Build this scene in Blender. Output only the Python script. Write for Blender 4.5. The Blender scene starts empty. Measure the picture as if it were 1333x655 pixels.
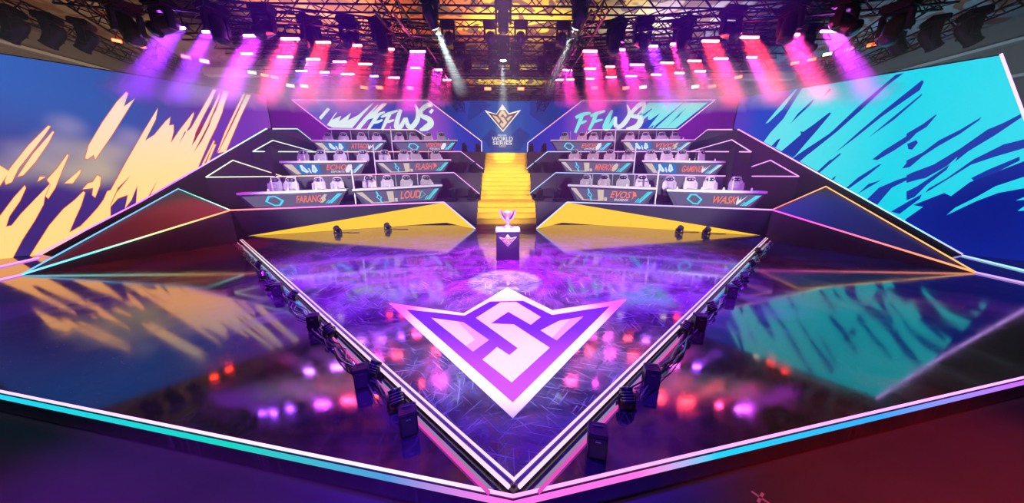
import bpy, bmesh, math, random
from mathutils import Vector, Matrix
random.seed(7)
scn = bpy.context.scene
COL = scn.collection
PI = math.pi

# ------------------------------------------------------------------ camera
CX, CY, F = 666.5, 327.5, 380.5
TH, YAW = math.radians(14.2), math.radians(1.2)
CAM = Vector((-.05, 0, 2.1))
FW = Vector((math.sin(YAW)*math.cos(TH), math.cos(YAW)*math.cos(TH), -math.sin(TH)))
RT = Vector((math.cos(YAW), -math.sin(YAW), 0))
UP = RT.cross(FW)
def ray(x, y): return FW + RT*((x-CX)/F) - UP*((y-CY)/F)
def atz(x, y, z):
    d = ray(x, y); return CAM + d*((z-CAM.z)/d.z)
def aty(x, y, Y):
    d = ray(x, y); return CAM + d*(Y/d.y)
def atp(x, y, p, n):
    d = ray(x, y); return CAM + d*((p-CAM).dot(n)/d.dot(n))
cd = bpy.data.cameras.new('camera'); cam = bpy.data.objects.new('camera', cd); COL.objects.link(cam)
cd.sensor_width = 36; cd.lens = F/1333*36; cd.clip_start = .05; cd.clip_end = 200
rot = Matrix((RT, UP, -FW)).transposed()
cam.matrix_world = Matrix.Translation(CAM) @ rot.to_4x4()
scn.camera = cam

# ------------------------------------------------------------------ materials
MATS = {}
def newmat(name):
    m = bpy.data.materials.new(name); m.use_nodes = True
    nt = m.node_tree; nt.nodes.clear()
    out = nt.nodes.new('ShaderNodeOutputMaterial')
    return m, nt, out
def pbr(name, col, rough=.5, metal=0, ior=1.45, noise=0, nscale=6, bump=0):
    if name in MATS: return MATS[name]
    m, nt, out = newmat(name)
    b = nt.nodes.new('ShaderNodeBsdfPrincipled')
    b.inputs['Base Color'].default_value = (*col, 1); b.inputs['Roughness'].default_value = rough
    b.inputs['Metallic'].default_value = metal; b.inputs['IOR'].default_value = ior
    nt.links.new(b.outputs[0], out.inputs[0])
    if noise or bump:
        tc = nt.nodes.new('ShaderNodeTexCoord'); n = nt.nodes.new('ShaderNodeTexNoise')
        n.inputs['Scale'].default_value = nscale; n.inputs['Detail'].default_value = 5
        nt.links.new(tc.outputs['Object'], n.inputs['Vector'])
    if noise:
        mx = nt.nodes.new('ShaderNodeMix'); mx.data_type = 'RGBA'
        mx.inputs[6].default_value = (*[c*(1-noise) for c in col], 1); mx.inputs[7].default_value = (*[min(1, c*(1+noise)) for c in col], 1)
        nt.links.new(n.outputs['Fac'], mx.inputs[0]); nt.links.new(mx.outputs[2], b.inputs['Base Color'])
    if bump:
        bp = nt.nodes.new('ShaderNodeBump'); bp.inputs['Strength'].default_value = bump
        nt.links.new(n.outputs['Fac'], bp.inputs['Height']); nt.links.new(bp.outputs[0], b.inputs['Normal'])
    MATS[name] = m
    return m
def emis(name, col, st=1, sample=False):
    if name in MATS: return MATS[name]
    m, nt, out = newmat(name)
    e = nt.nodes.new('ShaderNodeEmission'); e.inputs[0].default_value = (*col, 1); e.inputs[1].default_value = st
    nt.links.new(e.outputs[0], out.inputs[0])
    m.cycles.emission_sampling = 'FRONT_BACK' if sample else 'NONE'
    MATS[name] = m
    return m
def ramp_emis(name, axis, stops, st=1, lo=0, hi=1, sample=False, blobs=(), nscale=None):
    """display picture whose colours run along one world axis; blobs = soft lit clouds of the picture (centre, radius, colour)"""
    m, nt, out = newmat(name)
    g = nt.nodes.new('ShaderNodeNewGeometry'); sp = nt.nodes.new('ShaderNodeSeparateXYZ'); nt.links.new(g.outputs['Position'], sp.inputs[0])
    mr = nt.nodes.new('ShaderNodeMapRange'); mr.inputs[1].default_value = lo; mr.inputs[2].default_value = hi
    nt.links.new(sp.outputs[axis], mr.inputs[0])
    r = nt.nodes.new('ShaderNodeValToRGB'); el = r.color_ramp.elements
    while len(el) < len(stops): el.new(.5)
    for e, (p, c) in zip(el, stops): e.position = p; e.color = (*c, 1)
    nt.links.new(mr.outputs[0], r.inputs[0]); cur = r.outputs[0]
    for (c, rad, colr) in blobs:
        v = nt.nodes.new('ShaderNodeVectorMath'); v.operation = 'DISTANCE'; v.inputs[1].default_value = c
        nt.links.new(g.outputs['Position'], v.inputs[0])
        q = nt.nodes.new('ShaderNodeMapRange'); q.interpolation_type = 'SMOOTHSTEP'
        q.inputs[1].default_value = 0; q.inputs[2].default_value = rad*1.15; q.inputs[3].default_value = .62 if rad < 1 else 1; q.inputs[4].default_value = 0
        nt.links.new(v.outputs['Value'], q.inputs[0])
        mx = nt.nodes.new('ShaderNodeMix'); mx.data_type = 'RGBA'; mx.inputs[7].default_value = (*colr, 1)
        nt.links.new(q.outputs[0], mx.inputs[0]); nt.links.new(cur, mx.inputs[6]); cur = mx.outputs[2]
    if nscale:
        n = nt.nodes.new('ShaderNodeTexNoise'); n.inputs['Scale'].default_value = nscale; nt.links.new(g.outputs['Position'], n.inputs['Vector'])
        q = nt.nodes.new('ShaderNodeMapRange'); q.inputs[1].default_value = .3; q.inputs[2].default_value = .7; q.inputs[3].default_value = .55; q.inputs[4].default_value = 1.25
        nt.links.new(n.outputs['Fac'], q.inputs[0])
        v = nt.nodes.new('ShaderNodeVectorMath'); v.operation = 'SCALE'; nt.links.new(cur, v.inputs[0]); nt.links.new(q.outputs[0], v.inputs['Scale']); cur = v.outputs[0]
    e = nt.nodes.new('ShaderNodeEmission'); e.inputs[1].default_value = st
    nt.links.new(cur, e.inputs[0]); nt.links.new(e.outputs[0], out.inputs[0])
    m.cycles.emission_sampling = 'FRONT_BACK' if sample else 'NONE'
    return m
def srgb(h):
    h = h.lstrip('#'); c = [int(h[i:i+2], 16)/255 for i in (0, 2, 4)]
    return tuple(x/12.92 if x <= .04045 else ((x+.055)/1.055)**2.4 for x in c)

# ------------------------------------------------------------------ mesh builder
class MB:
    def __init__(s): s.v = []; s.f = []; s.m = []
    def poly(s, pts, mi=0):
        b = len(s.v); s.v += [Vector(p) for p in pts]; s.f.append(list(range(b, b+len(pts)))); s.m.append(mi)
    def prism(s, pts, off, mi=0, msides=None):
        """closed solid: outline pts and the same outline moved by off"""
        pts = [Vector(p) for p in pts]; off = Vector(off); n = len(pts); b = len(s.v)
        s.v += pts + [p+off for p in pts]
        s.f.append([b+i for i in range(n)]); s.f.append([b+n+i for i in reversed(range(n))]); s.m += [mi, mi]
        for i in range(n):
            j = (i+1) % n; s.f.append([b+i, b+n+i, b+n+j, b+j]); s.m.append(mi if msides is None else msides)
    def loft(s, a, bb, mi=0):
        a = [Vector(p) for p in a]; bb = [Vector(p) for p in bb]; n = len(a); b = len(s.v)
        s.v += a+bb; s.f.append([b+i for i in range(n)]); s.f.append([b+n+i for i in reversed(range(n))]); s.m += [mi, mi]
        for i in range(n):
            j = (i+1) % n; s.f.append([b+i, b+n+i, b+n+j, b+j]); s.m.append(mi)
    def box(s, c, sz, mi=0, M=None, bev=0):
        c = Vector(c); x, y, z = [q/2 for q in sz]
        if bev:
            bm = bmesh.new(); bmesh.ops.create_cube(bm, size=1)
            for v in bm.verts: v.co = Vector((v.co.x*sz[0], v.co.y*sz[1], v.co.z*sz[2]))
            bmesh.ops.bevel(bm, geom=bm.edges[:], offset=bev, segments=2, affect='EDGES')
            b = len(s.v); bm.verts.index_update()
            for v in bm.verts: s.v.append((M @ (v.co+c)) if M else v.co+c)
            for f in bm.faces: s.f.append([b+v.index for v in f.verts]); s.m.append(mi)
            bm.free(); return
        P = [Vector((a, d, e)) for e in (-z, z) for a, d in ((-x, -y), (x, -y), (x, y), (-x, y))]
        b = len(s.v)
        for p in P: s.v.append((M @ (p+c)) if M else p+c)
        for q in ((3, 2, 1, 0), (4, 5, 6, 7), (0, 1, 5, 4), (1, 2, 6, 5), (2, 3, 7, 6), (3, 0, 4, 7)):
            s.f.append([b+i for i in q]); s.m.append(mi)
    def tube(s, pts, r, n=6, mi=0, radii=None):
        pts = [Vector(p) for p in pts]; b = len(s.v); N = len(pts)
        for i, p in enumerate(pts):
            d = (pts[min(i+1, N-1)]-pts[max(i-1, 0)])
            d = d.normalized() if d.length > 1e-9 else Vector((0, 0, 1))
            u = d.cross(Vector((0, 0, 1)));
            if u.length < 1e-3: u = d.cross(Vector((0, 1, 0)))
            u.normalize(); w = d.cross(u); rr = radii[i] if radii else r
            for k in range(n):
                a = 2*PI*(k+.5)/n; s.v.append(p+(u*math.cos(a)+w*math.sin(a))*rr)
        for i in range(N-1):
            for k in range(n):
                k2 = (k+1) % n; s.f.append([b+i*n+k, b+i*n+k2, b+(i+1)*n+k2, b+(i+1)*n+k]); s.m.append(mi)
        s.f.append([b+k for k in reversed(range(n))]); s.f.append([b+(N-1)*n+k for k in range(n)]); s.m += [mi, mi]
    def lathe(s, prof, n=16, M=None, mi=0):
        b = len(s.v)
        for (r, z) in prof:
            for k in range(n):
                a = 2*PI*k/n; p = Vector((r*math.cos(a), r*math.sin(a), z)); s.v.append(M @ p if M else p)
        for i in range(len(prof)-1):
            for k in range(n):
                k2 = (k+1) % n; s.f.append([b+i*n+k, b+i*n+k2, b+(i+1)*n+k2, b+(i+1)*n+k]); s.m.append(mi)
        s.f.append([b+k for k in reversed(range(n))]); s.f.append([b+(len(prof)-1)*n+k for k in range(n)]); s.m += [mi, mi]
    def build(s, name, mats, parent=None, smooth=False, origin=None):
        me = bpy.data.meshes.new(name)
        o0 = Vector(origin) if origin is not None else Vector((0, 0, 0))
        me.from_pydata([tuple(v-o0) for v in s.v], [], s.f)
        if not isinstance(mats, (list, tuple)): mats = [mats]
        for m in mats: me.materials.append(m)
        for p, i in zip(me.polygons, s.m): p.material_index = i; p.use_smooth = smooth
        bm = bmesh.new(); bm.from_mesh(me); bmesh.ops.recalc_face_normals(bm, faces=bm.faces[:]); bm.to_mesh(me); bm.free()
        me.update()
        o = bpy.data.objects.new(name, me); COL.objects.link(o)
        o.location = o0
        if parent: o.parent = parent
        return o
def tag(o, label, cat, group=None, kind=None):
    o['label'] = label; o['category'] = cat
    if group: o['group'] = group
    if kind: o['kind'] = kind
    return o
def thing(name, label, cat, loc=(0, 0, 0), rz=0, group=None):
    o = bpy.data.objects.new(name, None); COL.objects.link(o); o.empty_display_size = .1
    o.location = loc; o.rotation_euler = (0, 0, rz)
    return tag(o, label, cat, group)
def structure(name, mb, mats, label, cat='structure'):
    o = mb.build(name, mats); o['kind'] = 'structure'; o['label'] = label; o['category'] = cat
    return o
def copy_tree(o, parent=None):
    c = o.copy(); COL.objects.link(c)
    if parent: c.parent = parent
    for ch in [q for q in o.children]: copy_tree(ch, c)
    return c
def lamp(name, kind, loc, target, col, power, parent=None, **kw):
    l = bpy.data.lights.new(name, kind); l.color = col; l.energy = power
    for k, v in kw.items(): setattr(l, k, v)
    o = bpy.data.objects.new(name, l); COL.objects.link(o)
    loc = Vector(loc); d = Vector(target)-loc
    o.location = loc; o.rotation_euler = d.to_track_quat('-Z', 'Y').to_euler()
    return o
def textmesh(body, size, shear=0, extrude=0, offset=0, align='LEFT'):
    c = bpy.data.curves.new('text', 'FONT'); c.body = body; c.size = size; c.shear = shear; c.extrude = extrude; c.offset = offset
    c.align_x = align; c.resolution_u = 3
    o = bpy.data.objects.new('text', c); COL.objects.link(o)
    bpy.context.view_layer.update()
    me = bpy.data.meshes.new_from_object(o.evaluated_get(bpy.context.evaluated_depsgraph_get()))
    bpy.data.objects.remove(o); bpy.data.curves.remove(c)
    return me
def meshobj(name, me, mat, parent, M=None):
    me.materials.clear(); me.materials.append(mat)
    if M is not None: me.transform(M)
    o = bpy.data.objects.new(name, me); COL.objects.link(o); o.parent = parent
    return o

# shared materials
M_black = pbr('black_metal', (.012, .012, .014), .38, .3)
M_dark = pbr('dark_paint', (.035, .03, .045), .45, noise=.3, nscale=2)
M_fascia = pbr('tier_paint', (.055, .048, .07), .5, noise=.25, nscale=1.2)
M_yellow = pbr('yellow_carpet', (.90, .60, .012), .7, noise=.06, nscale=3)
M_white = pbr('white_laminate', (.82, .8, .84), .35)
M_glass = pbr('lens_glass', (.03, .03, .05), .08, .2, 1.6)
M_alu = pbr('brushed_aluminium', (.55, .55, .57), .32, .9)
M_truss = pbr('truss_black', (.02, .02, .022), .4, .6)
M_hall = pbr('hall_plaster', (.16, .13, .11), .8, noise=.35, nscale=.4)

# ------------------------------------------------------------------ floors
ZO, ZG = -.10, -.42           # performance floor and the ground in front of it
def gloss_floor(name, base, rough, scuff, ior):
    m, nt, out = newmat(name)
    b = nt.nodes.new('ShaderNodeBsdfPrincipled'); nt.links.new(b.outputs[0], out.inputs[0])
    b.inputs['IOR'].default_value = ior
    g = nt.nodes.new('ShaderNodeNewGeometry')
    # scuff marks: thin arcs where warped waves peak, kept to patches
    facs = []
    for k, rotz in enumerate((.25, .9, 1.6, 2.3, 2.9)):
        mp = nt.nodes.new('ShaderNodeMapping'); mp.inputs['Rotation'].default_value = (0, 0, rotz); mp.inputs['Location'].default_value = (k*3.7, k*1.3, k*5); mp.vector_type = 'TEXTURE'; mp.inputs['Scale'].default_value = (.42, .022, 1)
        nt.links.new(g.outputs['Position'], mp.inputs[0])
        w = nt.nodes.new('ShaderNodeTexNoise'); w.inputs['Scale'].default_value = 1.0; w.inputs['Detail'].default_value = 1; w.inputs['Distortion'].default_value = .25
        nt.links.new(mp.outputs[0], w.inputs[0])
        th = nt.nodes.new('ShaderNodeMapRange'); th.inputs[1].default_value = .655; th.inputs[2].default_value = .70
        nt.links.new(w.outputs['Fac'], th.inputs[0])
        mp2 = nt.nodes.new('ShaderNodeMapping'); mp2.inputs['Location'].default_value = (k*7.1, k*2.9, k); nt.links.new(g.outputs['Position'], mp2.inputs[0])
        n = nt.nodes.new('ShaderNodeTexNoise'); n.inputs['Scale'].default_value = .9; n.inputs['Detail'].default_value = 3
        nt.links.new(mp2.outputs[0], n.inputs[0])
        t2 = nt.nodes.new('ShaderNodeMapRange'); t2.inputs[1].default_value = .44; t2.inputs[2].default_value = .58
        nt.links.new(n.outputs['Fac'], t2.inputs[0])
        mu = nt.nodes.new('ShaderNodeMath'); mu.operation = 'MULTIPLY'; nt.links.new(th.outputs[0], mu.inputs[0]); nt.links.new(t2.outputs[0], mu.inputs[1])
        facs.append(mu.outputs[0])
    a = facs[0]
    for q in facs[1:]:
        mx = nt.nodes.new('ShaderNodeMath'); mx.operation = 'MAXIMUM'; nt.links.new(a, mx.inputs[0]); nt.links.new(q, mx.inputs[1]); a = mx.outputs[0]
    # broad smeary wear
    n = nt.nodes.new('ShaderNodeTexNoise'); n.inputs['Scale'].default_value = 1.1; n.inputs['Detail'].default_value = 7; n.inputs['Roughness'].default_value = .65; n.inputs['Distortion'].default_value = 1.6
    nt.links.new(g.outputs['Position'], n.inputs[0])
    t = nt.nodes.new('ShaderNodeMapRange'); t.inputs[1].default_value = .42; t.inputs[2].default_value = .68; nt.links.new(n.outputs['Fac'], t.inputs[0])
    mc = nt.nodes.new('ShaderNodeMix'); mc.data_type = 'RGBA'; mc.inputs[6].default_value = (*base, 1); mc.inputs[7].default_value = (*[min(1, c*4+.02) for c in base], 1)
    nt.links.new(t.outputs[0], mc.inputs[0])
    ms = nt.nodes.new('ShaderNodeMix'); ms.data_type = 'RGBA'; ms.inputs[7].default_value = (scuff, scuff, scuff, 1)
    nt.links.new(a, ms.inputs[0]); nt.links.new(mc.outputs[2], ms.inputs[6]); nt.links.new(ms.outputs[2], b.inputs['Base Color'])
    rr = nt.nodes.new('ShaderNodeMapRange'); rr.inputs[3].default_value = rough; rr.inputs[4].default_value = rough*1.9
    nt.links.new(t.outputs[0], rr.inputs[0]); nt.links.new(rr.outputs[0], b.inputs['Roughness'])
    return m
M_stage = gloss_floor('scuffed_gloss_floor', (.034, .03, .042), .07, .26, 2.8)
M_outer = gloss_floor('black_gloss_floor', (.010, .009, .014), .06, .10, 3.3)
M_ground = pbr('ground_carpet', (.10, .10, .11), .6, noise=.3, nscale=1.5)

mb = MB(); mb.poly([(-30, -4, ZG), (30, -4, ZG), (30, 36, ZG), (-30, 36, ZG)]); structure('floor', mb, M_ground, 'dark hall floor in front of the stage', 'floor')

# large diamond floor
fe_l, fe_c, fe_r = atz(0, 508, ZO), atz(668, 644, ZO), atz(1333, 490, ZO)
dl = (fe_l-fe_c); dr = (fe_r-fe_c)
FL = fe_c+dl*2.6; FR = fe_c+dr*2.6
t = thing('performance_floor', 'big black glossy floor with a pointed front edge under the stage', 'stage floor')
mb = MB(); mb.prism([FL, fe_c, FR, (FR.x, 21.5, ZO), (FL.x, 21.5, ZO)], (0, 0, -.3)); mb.build('deck', M_outer, t)
tape = lambda nm, st, stops: ramp_emis(nm, 0, stops, st, -6, 6)
m_top = tape('front_tape_top', 1.6, [(0, srgb('#f4b8ff')), (.45, srgb('#ffd0ff')), (.5, srgb('#ff9cf0')), (.7, srgb('#ff9ff0')), (1, srgb('#f9a8ff'))])
m_low = tape('front_tape_low', 1.2, [(0, srgb('#23c8ea')), (.3, srgb('#18c9b8')), (.42, srgb('#4f8fd0')), (.5, srgb('#ff6fe0')), (.58, srgb('#ff6fd8')), (.64, srgb('#20c8f0')), (.8, srgb('#3aa0f8')), (1, srgb('#d060ff'))])
def seg_strip(mb, p0, p1, w, h, mi=0):
    """LED profile with a rectangular section w x h between two points"""
    p0, p1 = Vector(p0), Vector(p1); d = (p1-p0).normalized(); s = d.cross(Vector((0, 0, 1)));
    if s.length < 1e-4: s = Vector((1, 0, 0))
    s.normalize(); u = s.cross(d)
    a = [p0+s*w/2+u*h/2, p0-s*w/2+u*h/2, p0-s*w/2-u*h/2, p0+s*w/2-u*h/2]
    mb.loft(a, [q+(p1-p0) for q in a], mi)
for A_, nm in ((FL, 'left'), (FR, 'right')):
    out = Vector((0, -1, 0))
    mb = MB(); seg_strip(mb, A_+Vector((0, -.01, 0)), fe_c+Vector((0, -.01, 0)), .018, .014); mb.build('edge_light', m_top, t)['label'] = 'thin pink white light line on the edge'
    mb = MB(); seg_strip(mb, A_+Vector((0, -.03, -.05)), fe_c+Vector((0, -.03, -.05)), .02, .038); mb.build('edge_light', m_low, t)['label'] = 'cyan to pink light band under the edge'

# raised triangular stage
TL, TR, TA = atz(315, 312, 0), atz(997, 310, 0), atz(669, 627, 0)
stage = thing('triangle_stage', 'raised glossy triangular stage with white lit rails pointing at the viewer', 'stage')
mb = MB(); mb.prism([TL, TA, TR, (TR.x, 13.2, 0), (TL.x, 13.2, 0)], (0, 0, ZO+.002)); mb.build('deck', M_stage, stage)
railw = ramp_emis('rail_light', 1, [(0, srgb('#ffd9ff')), (.35, srgb('#e9c6ff')), (.7, srgb('#fff0ff')), (1, srgb('#ffb8c8'))], 1.15, 1.5, 10)
pinkl = ramp_emis('rail_low_light', 1, [(0, srgb('#ff5ad8')), (.25, srgb('#ff62c8')), (.4, srgb('#3fb9f0')), (.8, srgb('#58c0e8')), (1, srgb('#ff80c0'))], .8, 1.5, 10)
for P0 in (TL, TR):
    d = (P0-TA).normalized(); n = Vector((d.y, -d.x, 0))
    if n.x*P0.x < 0: n = -n
    apex_off = n*.0
    mb = MB(); seg_strip(mb, P0+Vector((0, 0, .012)), TA+Vector((0, 0, .012)), .02, .02); mb.build('rail_light', railw, stage)
    mb = MB(); seg_strip(mb, P0+n*.024+Vector((0, 0, 0)), TA+n*.024, .03, .03); mb.build('edge_rail', pbr('rail_metal', (.22, .22, .24), .4, .8), stage)
    mb = MB(); seg_strip(mb, P0+n*.05+Vector((0, 0, -.004)), TA+n*.05+Vector((0, 0, -.004)), .022, .02); mb.build('rail_light', railw, stage)
    mb = MB(); seg_strip(mb, P0+n*.13+Vector((0, 0, ZO+.015)), TA+d*.12+n*.13+Vector((0, 0, ZO+.015)), .02, .02); mb.build('rail_light', pinkl, stage)['label'] = 'coloured light line along the foot of the rail'

# emblem (outline in the floor photo coordinates -> unit coordinates, width 1)
def T5(x, y): return atz(470+x*.2926, 310+y*.2926, .0)
EM_out = [atz(660, 375, 0), atz(603.5, 408, 0), atz(506, 394.5, 0), atz(667.5, 545, 0), atz(815.5, 390, 0), atz(719, 404, 0)]
EM_field = [atz(*p, 0) for p in ((529, 403.3), (604.6, 411.5), (638, 393), (681, 392), (718.7, 410.5), (794, 399), (667.5, 524.5))]
EM_S = [T5(*p) for p in ((620, 288), (690, 286), (800, 353), (755, 388), (655, 330), (577, 382), (680, 386), (840, 490), (670, 645), (540, 543), (605, 487), (660, 523), (697, 492), (511, 357))]
EM_wl = [T5(*p) for p in ((312, 357), (455, 376), (570, 456), (498, 508))]
EM_wl2 = [T5(*p) for p in ((312, 357), (430, 374), (508, 455), (466, 482))]
EM_wr = [T5(*p) for p in ((990, 350), (882, 370), (798, 413), (870, 458))]
EM_wr2 = [T5(*p) for p in ((930, 361), (882, 370), (798, 413), (850, 447))]
m_ew = pbr('vinyl_white', (.92, .9, .95), .55)
def grad_mat(name, axis, stops, lo, hi, rough=.45):
    m, nt, out = newmat(name)
    g = nt.nodes.new('ShaderNodeNewGeometry'); sp = nt.nodes.new('ShaderNodeSeparateXYZ'); nt.links.new(g.outputs['Position'], sp.inputs[0])
    mr = nt.nodes.new('ShaderNodeMapRange'); mr.inputs[1].default_value = lo; mr.inputs[2].default_value = hi; nt.links.new(sp.outputs[axis], mr.inputs[0])
    r = nt.nodes.new('ShaderNodeValToRGB'); el = r.color_ramp.elements
    while len(el) < len(stops): el.new(.5)
    for e, (p, c) in zip(el, stops): e.position = p; e.color = (*c, 1)
    nt.links.new(mr.outputs[0], r.inputs[0])
    b = nt.nodes.new('ShaderNodeBsdfPrincipled'); b.inputs['Roughness'].default_value = rough
    nt.links.new(r.outputs[0], b.inputs['Base Color']); nt.links.new(b.outputs[0], out.inputs[0])
    return m
y0, y1 = EM_out[3].y, EM_out[0].y
m_ef = grad_mat('vinyl_purple', 1, [(0, srgb('#c458d8')), (.25, srgb('#b048d0')), (.5, srgb('#6a22b0')), (.75, srgb('#2a0a78')), (1, srgb('#300c80'))], y0, y1)
m_es = grad_mat('vinyl_pale', 1, [(0, srgb('#ecdcf0')), (.35, srgb('#efdcf0')), (.55, srgb('#eec8e0')), (.75, srgb('#ecd9b8')), (1, srgb('#efe2c4'))], y0, y1)
m_ep = pbr('vinyl_pink', srgb('#dba0e8'), .45)
emb = thing('floor_emblem', 'huge white and purple winged arrow emblem printed on the triangular stage', 'emblem')
def layer(name, pts, z, m, par):
    mb = MB(); mb.prism([(p.x, p.y, z) for p in pts], (0, 0, -.002)); return mb.build(name, m, par)
layer('white_outline', EM_out, .004, m_ew, emb); layer('purple_field', EM_field, .006, m_ef, emb)
layer('letter', EM_S, .008, m_es, emb)['label'] = 'pale letter S in the middle'
layer('wing', EM_wl, .008, m_ep, emb); layer('wing', EM_wr, .008, m_ep, emb)
layer('wing_highlight', EM_wl2, .010, m_es, emb); layer('wing_highlight', EM_wr2, .010, m_es, emb)
# unit emblem for the wall and the podium: u to the right, v up, width 1, tips as measured on the wall
ew = EM_out[4].x-EM_out[2].x; ec = (EM_out[4].x+EM_out[2].x)/2; eh = (EM_out[0].y-EM_out[3].y)
def unit(pts, k): return [((p.x-ec)/ew, (p.y-EM_out[0].y)/eh*k) for p in pts]
KV = .70
U_out, U_field, U_S, U_wl, U_wr = [unit(q, KV) for q in (EM_out, EM_field, EM_S, EM_wl, EM_wr)]
def emblem_on(parent, origin, ux, uy, nrm, size, mw, mf, mg, th=.004):
    origin, ux, uy, nrm = Vector(origin), Vector(ux), Vector(uy), Vector(nrm)
    mb = MB()
    for pts, mi, k in ((U_out, 0, 1), (U_field, 1, 2), (U_S, 2, 3), (U_wl, 2, 3), (U_wr, 2, 3)):
        mb.prism([origin+ux*u*size+uy*v*size+nrm*th*k for u, v in pts], -nrm*th*.8, mi)
    return mb.build('emblem', [mw, mf, mg], parent)

# ------------------------------------------------------------------ side screens
def side_screen(side):
    L = side < 0
    if L: a, b = atz(0, 70.5, 5.25), atz(345, 124.5, 5.25)
    else: a, b = atz(1303, 72, 5.22), atz(963, 127.5, 5.22)
    d = (b-a); d.z = 0; n = Vector((d.y, -d.x, 0)).normalized()
    if n.dot(CAM-a) < 0: n = -n
    return a, n
SL, SR = side_screen(-1), side_screen(1)
def onscr(S, x, y, off=0): return atp(x, y, S[0]+S[1]*off, S[1])
def pixel(p):
    d = Vector(p)-CAM; z = d.dot(FW); return (CX+F*d.dot(RT)/z, CY-F*d.dot(UP)/z)
def foot(S, x, y, z=ZO+.004):
    p = onscr(S, x, y); return pixel((p.x, p.y, z))
def inset(poly, d):
    """grow (d>0) a pixel outline by d"""
    n = len(poly); A = sum(poly[i][0]*poly[(i+1) % n][1]-poly[(i+1) % n][0]*poly[i][1] for i in range(n)); sg = 1 if A > 0 else -1
    out = []
    for i in range(n):
        p, q, r = poly[i-1], poly[i], poly[(i+1) % n]
        def nr(a, b):
            dx, dy = b[0]-a[0], b[1]-a[1]; l = math.hypot(dx, dy) or 1; return (dy/l*sg, -dx/l*sg)
        n1, n2 = nr(p, q), nr(q, r); mx, my = n1[0]+n2[0], n1[1]+n2[1]; l = math.hypot(mx, my)
        if l < .5: mx, my, l = mx/(l or 1), my/(l or 1), 1; k = 1.2
        else: k = min(2/l, 1.8)
        out.append((q[0]+mx/l*d*k if l else q[0], q[1]+my/l*d*k if l else q[1]))
    return out
def tile(ox, oy, s, pts): return [(ox+x*s, oy+y*s) for x, y in pts]
EXT_L = [(-170, 43.5), (345, 124.5), (353, 167), (346, 168), (184, 262), (48, 331.5), foot(SL, -170, 388)]
EXT_R = [(963, 127.5), (1303, 72), (1345, 182), foot(SR, 1412, 376), (1253, 331.5), (1120, 256), (962, 169), (955, 168)]
# ---- left screen picture
A1 = lambda *p: tile(0, 150, .3057, p)
A2 = lambda *p: tile(100, 110, .3057, p)
A3 = lambda *p: tile(220, 100, .2444, p)
left_strokes = [
 A1((40,230),(120,130),(205,45),(215,48),(190,85),(140,150),(80,225),(50,285),(25,295),(20,280)),
 A1((75,262),(140,165),(225,68),(230,72),(205,120),(150,200),(100,255)),
 A1((-60,260),(0,215),(12,222),(40,240),(20,270),(0,300),(-60,370)),
 A1((160,283),(170,262),(195,262)),
 A1((200,275),(245,225),(288,165),(292,172),(265,235),(235,310),(205,355),(195,345),(215,295)),
 A1((275,290),(345,230),(340,250),(310,290)),
 A1((-200,700),(-120,560),(0,430),(60,350),(105,300),(110,310),(85,365),(40,430),(25,475),(50,470),(90,420),(215,290),(190,350),(185,380),(150,445),(95,530),(45,625),(30,640),(0,645)),
 A1((352,315),(375,290),(395,285),(415,255),(430,265),(425,300),(405,350),(393,340),(397,310)),
 A2((35,315),(50,260),(110,160),(170,75),(210,32),(218,38),(200,95),(248,58),(215,110),(150,215),(78,320),(72,300),(45,318)),
 A1((122,608),(210,470),(270,400),(320,360),(355,325),(362,330),(345,385),(320,440),(295,500),(330,480),(385,450),(430,390),(458,345),(470,330),(470,432),(327,514),(157,606),(150,610)),
 A2((15,632),(20,600),(45,575),(90,525),(115,490),(130,455),(145,450),(210,330),(285,200),(345,100),(335,150),(290,240),(330,215),(380,155),(398,140),(392,175),(412,172),(412,200),(400,250),(440,205),(458,175),(470,160),(470,388),(310,480),(345,405),(300,485),(252,512),(258,430),(232,492),(205,528),(218,470),(175,485),(140,525),(170,460),(232,385),(175,440),(130,540)),
 A3((0,582),(0,360),(8,355),(60,280),(130,190),(132,200),(110,260),(80,310),(120,270),(200,130),(235,68),(250,70),(225,130),(180,215),(140,300),(135,350),(180,270),(240,150),(272,78),(268,110),(230,200),(200,265),(250,180),(290,77),(318,80),(290,160),(283,190),(250,270),(215,340),(152,488)),
 A3((175,468),(238,340),(243,345),(186,466)), A3((198,460),(238,360),(250,362),(212,450)),
 A3((255,405),(300,290),(395,92),(404,94),(330,250),(268,385)), A3((262,405),(340,250),(412,95),(435,98),(380,215),(302,398)),
]
left_slits = [A3((52,360),(85,290),(90,295)), A3((120,370),(140,310),(185,235),(170,290)), A3((130,405),(170,330),(235,205),(215,260),(175,340))]
w_ = lambda x, y: tuple(onscr(SL, x, y))
lw = onscr(SL, 345, 125); la = onscr(SL, -170, 43)
m_lbase = ramp_emis('screen_picture_blue', 0, [(0, srgb('#2a62c0')), (.3, srgb('#2f58b4')), (.5, srgb('#4a48b0')), (.66, srgb('#6a38b4')), (.86, srgb('#7a34b8')), (1, srgb('#8a40b8'))], .9, onscr(SL, 0, 71).x, lw.x, True,
    blobs=[(w_(20, 260), 3.0, srgb('#4a2f8c')), (w_(90, 300), 3.0, srgb('#44287c')), (w_(160, 270), 2.0, srgb('#4a2f8c')), (w_(8, 222), .55, srgb('#b8a4b4')), (w_(30, 200), .5, srgb('#a89cc0')), (w_(62, 218), .6, srgb('#cdb8b0')), (w_(76, 192), .55, srgb('#c4b4bc')), (w_(88, 165), .45, srgb('#a49cc8')), (w_(104, 225), .6, srgb('#dcc6a8')), (w_(120, 200), .55, srgb('#d2bca8')), (w_(136, 222), .6, srgb('#e4cca4')), (w_(152, 198), .55, srgb('#d0b8b0')), (w_(170, 180), .45, srgb('#b49cc4'))])
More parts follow.
